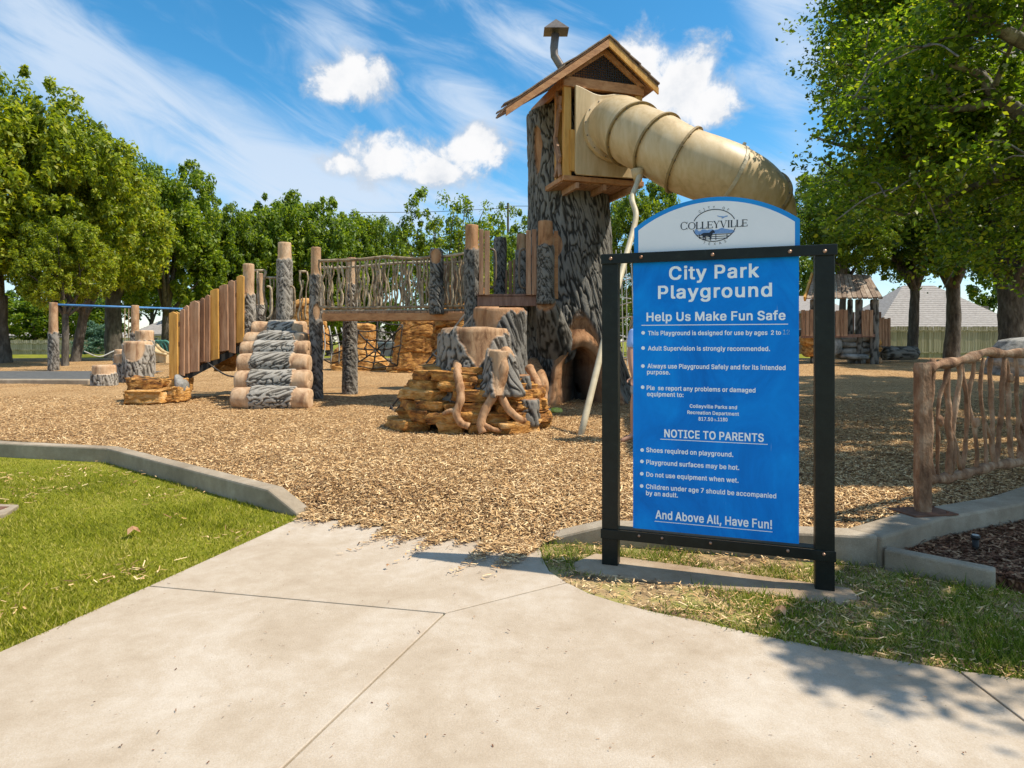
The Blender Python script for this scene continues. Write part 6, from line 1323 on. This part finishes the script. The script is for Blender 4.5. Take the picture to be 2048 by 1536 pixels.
# ------------------------------------------------------------------ trees
def crown_mesh(name, n, rx, ry, rz, clump, leaf, seed, mat, lobes=9, hollow=.62, aspect=.6):
    r = rs(seed); LB = []
    for i in range(lobes):
        a = i*2.4+r.rand()*.8; e = r.uniform(-.75, 1.0); LB.append((math.cos(a)*rx*.46*math.sqrt(max(.05, 1-e*e*.5)), math.sin(a)*ry*.46*math.sqrt(max(.05, 1-e*e*.5)), e*rz*.50, r.uniform(.42, .58)))
    LB = np.array(LB + [(0, 0, 0, .62)]); nc = max(8, int(n/clump)); li = r.randint(0, len(LB), nc); v = r.randn(nc, 3); v /= np.linalg.norm(v, axis=1, keepdims=True)
    rad = np.minimum(1.0, (hollow + (1-hollow)*r.rand(nc))**.7); s = LB[li, 3] * rad
    C = LB[li, :3] + v*s[:, None]*np.array([rx, ry, rz]); C *= .95+.10*r.rand(nc, 1); C /= np.maximum(1, np.linalg.norm(C, axis=1, keepdims=True)/.90)
    cs = (r.rand(nc)*.8+.45)*(rx*ry*rz)**(1/3)*.088; k = r.randint(0, nc, n); w = r.randn(n, 3); w /= np.linalg.norm(w, axis=1, keepdims=True)
    P = C[k] + w*(cs[k]*(.35+.75*r.rand(n)**.6))[:, None]
    N_ = w*.7 + np.array([0, 0, .7]) + r.randn(n, 3)*.65; N_ /= np.linalg.norm(N_, axis=1, keepdims=True); t = np.cross(N_, r.randn(n, 3)); t /= np.linalg.norm(t, axis=1, keepdims=True); b = np.cross(N_, t)
    L_ = (leaf*(.6+.8*r.rand(n)))[:, None]; wd = L_*aspect
    tip = P + t*L_ - N_*L_*.18; V = np.stack([P - t*L_*.8, P + b*wd*.7 + t*L_*.12, tip, P - b*wd*.7 + t*L_*.12], 1).reshape(-1, 3)
    me = mesh_from(name, V, np.arange(4*n).reshape(-1, 4)); me.materials.append(mat); return me, C
CR = {}
def crown(kind):
    if kind in CR: return CR[kind]
    spec = {'a': (52000, 1, 1, 1, 95, .027, 1, 'leafY', 14), 'b': (48000, 1, 1, 1, 80, .030, 2, 'leafG', 15), 'c': (44000, 1, 1, 1, 90, .025, 3, 'leafD', 13),
            'd': (46000, 1, 1, 1, 85, .024, 4, 'leafG', 11), 'open': (17000, 1, 1, 1, 60, .027, 5, 'leafG', 13), 'hedge': (16000, 1, 1, 1, 40, .040, 6, 'leafD', 7), 'blue': (9000, 1, 1, 1, 30, .05, 7, 'leafB', 6), 'lime': (9000, 1, 1, 1, 30, .05, 8, 'leafL', 6)}[kind]
    n, x, y, z, cl, lf, sd, m, lo = spec; CR[kind] = crown_mesh('crown_'+kind, n, x, y, z, cl, lf, sd, M_[m], lo); return CR[kind]
def tree(x, Y, ztop, zbot, rx, kind, label, group=None, trunk=None, name='tree', ry=None, rot=0, lean=0, limbs=9, cat='tree', forks=None, mat=None):
    zb = float(gz(x, Y))-.1; K = thing(name, (x, Y, zb), label, cat, group); me, C = crown(kind); cz = (ztop+zbot)/2; rz = (ztop-zbot)/2*1.0
    o = bpy.data.objects.new('crown', me); COL.objects.link(o); o.parent = K; o.location = (lean, 0, cz-zb); o.scale = (rx, ry or rx, rz); o.rotation_euler = (0, 0, rot)
    if mat: o.data = me.copy(); o.data.materials[0] = M_[mat]
    q = random.Random(int(x*10+Y)); cs, sn = math.cos(rot), math.sin(rot)
    if trunk:
        r0 = trunk; fork = zb + (zbot-zb)*.9 + rz*.25; base = Vector((x, Y, zb)); top = Vector((x+lean*.6+q.uniform(-.2, .2), Y, fork)); mid = (base+top)/2 + Vector((q.uniform(-.15, .15), 0, 0)); g_ = []
        p = cr([base, base.lerp(mid, .15), mid, top], 6); g_.append(tube(p, [r0*(1.5 if i == 0 else 1.18 if i < 3 else 1-.3*i/len(p)) for i in range(len(p))], 12, jit=.07))
        idx = sorted(range(len(C)), key=lambda i: C[i][2]+q.uniform(-.4, .4))[::max(1, len(C)//max(1, limbs))]
        for i in idx:
            c = C[i]; e = Vector((x+lean+(c[0]*cs-c[1]*sn)*rx*.95, Y+(c[0]*sn+c[1]*cs)*(ry or rx)*.95, cz+c[2]*rz*.95)); m = top.lerp(e, .45) + Vector((q.uniform(-.3, .3), q.uniform(-.3, .3), q.uniform(0, .5)))
            pp = cr([top - Vector((0, 0, r0*1.5)), m, e], 5); g_.append(tube(pp, [max(.02, r0*.5*(1-.88*j/(len(pp)-1))) for j in range(len(pp))], 7))
        mk('trunk', join(*g_), M_['trunk'], K, smooth=True)
    return K
def T(px, Y, ytop, ybot, wpx, kind, label, **kw):
    return tree(at(px, 0, Y).x, Y, at(0, ytop, Y).z, at(0, ybot, Y).z, wpx*Y/F/2, kind, label, **kw)
GL = 'broad trees along the left side of the playground'
T(10, 29, 110, 650, 430, 'a', 'tallest yellow green tree at the left edge of the photo', group=GL, trunk=.34, rot=.4)
T(-150, 27, 130, 650, 360, 'a', 'yellow green tree cut by the left edge of the photo', group=GL, trunk=.34, rot=2.4)
T(150, 30, 228, 665, 320, 'a', 'yellow green tree standing over the short fence bar post', group=GL, trunk=.26, rot=1.7, lean=.6)
T(228, 36, 232, 620, 240, 'b', 'tree with the thickest trunk, rising behind the blue overhead bar', group=GL, trunk=.52, rot=3.0)
T(330, 38, 292, 660, 270, 'b', 'rounded green tree above the pale grey roof at left', group=GL, trunk=.3, rot=.9)
T(425, 41, 368, 660, 190, 'b', 'green tree directly above the ramp planks', group=GL, trunk=.28, rot=5.0)
T(545, 44, 352, 690, 250, 'b', 'round crowned tree behind the tallest bark post', group=GL, trunk=.3, rot=1.2)
T(660, 45, 364, 690, 240, 'b', 'round crowned tree behind the left half of the twig bridge', group=GL, trunk=.3, rot=2.2)
T(600, 54, 392, 690, 260, 'b', 'round green tree farthest back behind the middle bark posts', group=GL, trunk=.3, rot=4.4)
T(485, 50, 394, 690, 200, 'b', 'round green tree farthest back above the top of the ramp', group=GL, trunk=.3, rot=.2)
T(755, 47, 422, 700, 150, 'd', 'smaller green tree at the right end of the centre tree group', group=GL, trunk=.26, rot=3.6)
T(130, 27, 420, 640, 190, 'a', 'low yellow green bough tree in front of the left trunks', group=GL, trunk=.16, rot=2.0)
T(900, 33, 352, 700, 270, 'open', 'open airy tree with visible branches behind the middle of the bridge', trunk=.2, limbs=34, rot=.3)
T(1000, 37, 392, 700, 210, 'open', 'airy tree just left of the tree tower', trunk=.18, limbs=26, rot=1.9)
T(940, 46, 450, 660, 300, 'open', 'lighter green tree standing farther behind the airy trees', trunk=.18, limbs=14, rot=2.9)
T(1290, 32, 352, 700, 210, 'd', 'green tree seen between the tree tower and the blue sign', trunk=.24, rot=1.0, limbs=16)
T(1400, 40, 420, 700, 200, 'c', 'dark green tree hidden behind the blue sign', trunk=.24, rot=2.0)
GR = 'shade trees on the right of the playground'
T(1690, 30, 350, 560, 230, 'c', 'dark leafy tree hanging over the playhouse roof', group=GR, trunk=None, rot=.2, lean=0)
T(1690, 33, 310, 580, 250, 'd', 'leafy tree behind the playhouse with crown beside the sign top', group=GR, trunk=.2, rot=1.1)
T(1824, 34, 300, 590, 260, 'c', 'tree with the slimmest curved trunk in front of the right fence', group=GR, trunk=.30, rot=2.3, limbs=14)
T(1902, 35, 240, 590, 320, 'd', 'tree with a straight grey trunk in front of the middle of the right fence', group=GR, trunk=.44, rot=3.3, limbs=14)
T(2025, 31, 180, 600, 330, 'c', 'tree with the broadest ivy covered trunk at the right edge', group=GR, trunk=.70, rot=4.0, limbs=14)
T(2190, 26, 60, 640, 420, 'd', 'tree beyond the right edge of the photo shading the wood chips', group=GR, trunk=.4, rot=.6)
T(2300, 17.5, -260, 560, 640, 'd', 'tree standing beyond the right edge of the photo at mid distance', group=GR, trunk=.4, rot=2.6)
T(2420, 13, -380, 520, 700, 'c', 'nearest tree beyond the right edge of the photo, shading the fence', group=GR, trunk=.4, rot=1.6)
T(1785, 50, 592, 668, 90, 'lime', 'bright lime green bush left of the big grey roof', name='bush', cat='bush')
T(1818, 56, 560, 660, 90, 'hedge', 'darker green bush between the lime bush and the big grey roof', name='bush', cat='bush')
T(190, 45, 640, 716, 90, 'blue', 'blue green shrub between the left tree trunks', name='shrub', cat='shrub')
GB = 'background trees closing the park'
for i, (px, Y, yt, yb, w, k, l) in enumerate(((60, 56, 560, 712, 220, 'hedge', 'dark foliage mass above the mossy left fence'), (-120, 54, 540, 712, 260, 'hedge', 'dark foliage mass at the far left edge'), (420, 60, 560, 712, 170, 'hedge', 'dark foliage behind the ramp planks'),
        (560, 60, 540, 706, 180, 'hedge', 'dark foliage behind the log stairs'), (680, 62, 570, 706, 170, 'hedge', 'dark foliage behind the centre of the twig bridge'), (790, 58, 590, 690, 110, 'hedge', 'dark foliage between the ochre boulders'),
        (1240, 50, 560, 712, 170, 'hedge', 'dark foliage right of the tree tower'), (1380, 56, 500, 712, 200, 'hedge', 'dark foliage hidden behind the sign'), (1590, 60, 470, 640, 120, 'hedge', 'foliage behind the right edge of the blue sign'),
        (2080, 52, 380, 690, 260, 'hedge', 'dense foliage beyond the right end of the fence'), (300, 62, 520, 650, 160, 'hedge', 'dark foliage above the pale grey roof'), (170, 58, 540, 716, 200, 'hedge', 'dark foliage behind the blue green shrub'), (-260, 50, 480, 712, 300, 'hedge', 'foliage beyond the left edge of the photo'))):
    T(px, Y, yt, yb, w, k, l, name='background_tree', group=GB, trunk=.25, limbs=3)
# ---- the big near tree on the right: its trunk stands beyond the frame, its boughs reach in
def neartree():
    base = Vector((10.2, 8.6, .2)); K = thing('oak_tree', base, 'large oak reaching in from the right edge with grey lichened boughs and dappled leaves', 'tree')
    q = random.Random(12); g_ = []; tips = []
    fork = base + Vector((-.2, 0, 3.6)); p = cr([base, base + Vector((.05, 0, .4)), base + Vector((-.1, 0, 2)), fork], 6)
    g_.append(tube(p, [.52-.010*i for i in range(len(p))], 16, jit=.05))
    def bough(pts, r0, lv=0):
        p = cr(pts, 5); L_ = len(p); g_.append(tube(p, [max(.010, r0*(1-.85*i/(L_-1))) for i in range(L_)], 10 if lv == 0 else 6, jit=.05)); 
        if lv < 2:
            for k in range(6 if lv == 0 else 4):
                i = int(L_*(.25+.72*q.random())); i = min(i, L_-1); d = (p[min(i+1, L_-1)]-p[max(i-1, 0)]).normalized(); e = p[i]; ln = (1.7 if lv == 0 else .8)*q.uniform(.6, 1.2)
                w = (d*.6 + Vector((q.uniform(-1, 1), q.uniform(-1, 1), q.uniform(-.55, .7)))).normalized(); q_ = e+w*ln
                if q_.x < .475*q_.y and q_.y > 4.2 or (q_.x - .66*q_.z < max(1.2, .14*q_.y) and q_.y < 10.4): continue
                bough([e, e+w*ln*.5+Vector((0, 0, .08)), q_], max(.014, r0*.38*(1-.5*i/L_)), lv+1)
        tips.extend(p[int(L_*(.45 if lv == 0 else .25))::(2 if lv < 2 else 2)])
    def A(px, py, Y): return at(px, py, Y)
    B_ = [[fork, A(2180, 330, 8.8), A(2040, 245, 9.0), A(1930, 250, 9.1), A(1820, 240, 9.2), A(1720, 215, 9.3)],
          [fork, A(2150, 280, 8.4), A(2000, 195, 8.4), A(1960, 150, 8.4), A(1900, 130, 8.3)],
          [A(2000, 195, 8.4), A(1940, 215, 8.5), A(1850, 215, 8.6), A(1760, 200, 8.8), A(1690, 190, 9.0)],
          [fork, A(2200, 160, 8.0), A(2000, 60, 7.6), A(1920, 10, 7.6), A(1850, -20, 7.7)],
          [fork, A(2150, 60, 9.0), A(1970, -60, 10.8), A(1820, -50, 12.0), A(1680, -30, 12.6)],
          [fork, A(2180, 240, 10), A(2010, 150, 11.2), A(1850, 60, 12.2), A(1720, 70, 12.8), A(1650, 40, 13)],
          [fork, A(2200, 300, 11), A(2000, 230, 12), A(1840, 170, 12.6), A(1720, 190, 12.8), A(1640, 180, 13)],
          [fork, A(2200, 120, 10), A(2000, 90, 10.5), A(1840, 120, 10.8), A(1690, 130, 11)],
          [fork, A(2160, 400, 9.6), A(2050, 350, 10.2), A(1930, 380, 10.6), A(1830, 430, 11), A(1700, 400, 11)],
          [A(2040, 245, 9.0), A(1900, 330, 9.2), A(1780, 300, 9.6), A(1680, 290, 9.8), A(1620, 270, 10)],
          [fork, fork + Vector((-1.5, -1.5, 1.2)), fork + Vector((-3.2, -2.5, 2.0)), fork + Vector((-4.6, -3.2, 2.6))],
          [fork, fork + Vector((-1.0, -2.0, 1.2)), fork + Vector((-2.8, -4.2, 1.5)), fork + Vector((-5.0, -6.1, 1.6))],
          [fork, fork + Vector((-.3, -2.0, 1.4)), fork + Vector((-1.4, -4.2, 2.2)), fork + Vector((-3.2, -6.2, 2.6))],
          [fork, fork + Vector((-.8, .3, 2.0)), fork + Vector((-2.2, .2, 3.4)), fork + Vector((-3.9, 0, 4.4))],
          [fork, fork + Vector((0, 2.0, 1.5)), fork + Vector((-1.2, 4.0, 2.4)), fork + Vector((-2.6, 5.8, 3.0))],
          [fork, fork + Vector((1.5, .5, 2.0)), fork + Vector((3.2, 1, 3.0))], [fork, fork + Vector((1.2, -2, 1.5)), fork + Vector((2.0, -4.2, 2.4))],
          [fork, fork + Vector((-1.0, 1.0, 2.4)), fork + Vector((-2.6, 2.4, 4.0)), fork + Vector((-4.0, 3.0, 4.8))]]
    for i, b in enumerate(B_): bough(b, (.17, .15, .07, .13, .12, .12, .12, .12, .12, .08, .13, .13, .13, .13, .13, .13, .13, .12)[i])
    mk('trunk', join(*g_), M_['trunklite'], K, smooth=True)
    # leaves: clumps round the twig tips, plus added shade casters out of view
    r = rs(44); C = np.array([tuple(t) for t in tips]); nc = 3400; k = r.randint(0, len(C), nc); C2 = C[k] + r.randn(nc, 3)*np.array([.34, .34, .27])
    # keep the crown's lower left outline as in the photograph
    n = 230000; kk = r.randint(0, nc, n); w = r.randn(n, 3); P = C2[kk] + w*.135
    ce = np.stack([r.uniform(4.7, 6.9, 110), r.uniform(2.1, 3.7, 110), r.uniform(4.9, 5.7, 110)], 1); P = np.concatenate([P, ce[r.randint(0, 110, 7500)] + r.randn(7500, 3)*.11])  # extra unseen clumps, added to cast dappled shade on path and grass
    ce = np.stack([r.uniform(5.2, 8.2, 190), r.uniform(4.4, 7.4, 190), r.uniform(5.3, 6.2, 190)], 1); P = np.concatenate([P, ce[r.randint(0, 190, 13000)] + r.randn(13000, 3)*.12])  # extra clumps off the twigs, added to shade the chips by the fence
    lim = .452 + .035*np.sin(P[:, 2]*2.3+1) + .03*(fbm(P[:, 0]*2, P[:, 1]*2, P[:, 2]*2, 2, 3)-.5)*2 - .03*(P[:, 2] < 4.2); k = ((P[:, 0] > lim*P[:, 1]) | (P[:, 1] < 4.2)) & ((P[:, 0] - .66*P[:, 2] > np.maximum(.95, .16*P[:, 1])) | (P[:, 1] > 10.2))
    sx, sy = P[:, 0]-.63*P[:, 2], P[:, 1]+.086*P[:, 2]; k &= (P[:, 1] > 5.2) | (sx > 1.15 + 1.0*np.maximum(0, sy-3.05))  # crown also thinned where its shade would fall on sunny ground
    k &= (fbm(P[:, 0]*1.3, P[:, 1]*1.3, P[:, 2]*1.3, 2, 8) > .43) | (P[:, 1] < 7.0)
    k &= ~((P[:, 1] > 4.2) & (P[:, 1] < 8.45) & (P[:, 2] < 5.2) & (fbm(P[:, 0]*1.9, P[:, 1]*1.9, P[:, 2]*1.9, 2, 18) < .56)); P = P[k]; n = len(P)
    N_ = np.array([0, 0, .9]) + r.randn(n, 3)*.7; N_ /= np.linalg.norm(N_, axis=1, keepdims=True); t = np.cross(N_, r.randn(n, 3)); t /= np.linalg.norm(t, axis=1, keepdims=True); b = np.cross(N_, t)
    L_ = (.042*(.6+.8*r.rand(n)))[:, None]; wd = L_*.62; mid = P + N_*L_*.12
    V = np.stack([P - t*L_, P - t*L_*.2 + b*wd, mid + t*L_*.35 + b*wd*.55, P + t*L_, mid + t*L_*.35 - b*wd*.55, P - t*L_*.2 - b*wd], 1).reshape(-1, 3)
    i6 = np.arange(n)[:, None]*6; Fc = np.concatenate([i6+np.array([[0, 1, 2, 5]]), i6+np.array([[5, 2, 3, 4]])], 1).reshape(-1, 4)
    mk('crown', (V, Fc), M_['leafD2'], K)
M_['trunklite'] = nmat('lichened_bark', [(.3,(.05,.042,.035)),(.5,(.17,.15,.125)),(.7,(.36,.34,.30))], scale=6, bump=1.0, bscale=18, bdist=.03)
M_['leafD2'] = islandmat('oak_leaves', [(0,(.03,.07,.010)),(.45,(.11,.19,.016)),(.85,(.22,.32,.024)),(1,(.38,.40,.035))], trans=.6, patch=.4, pscale=.8, rough=.4, spec=.5)
neartree()
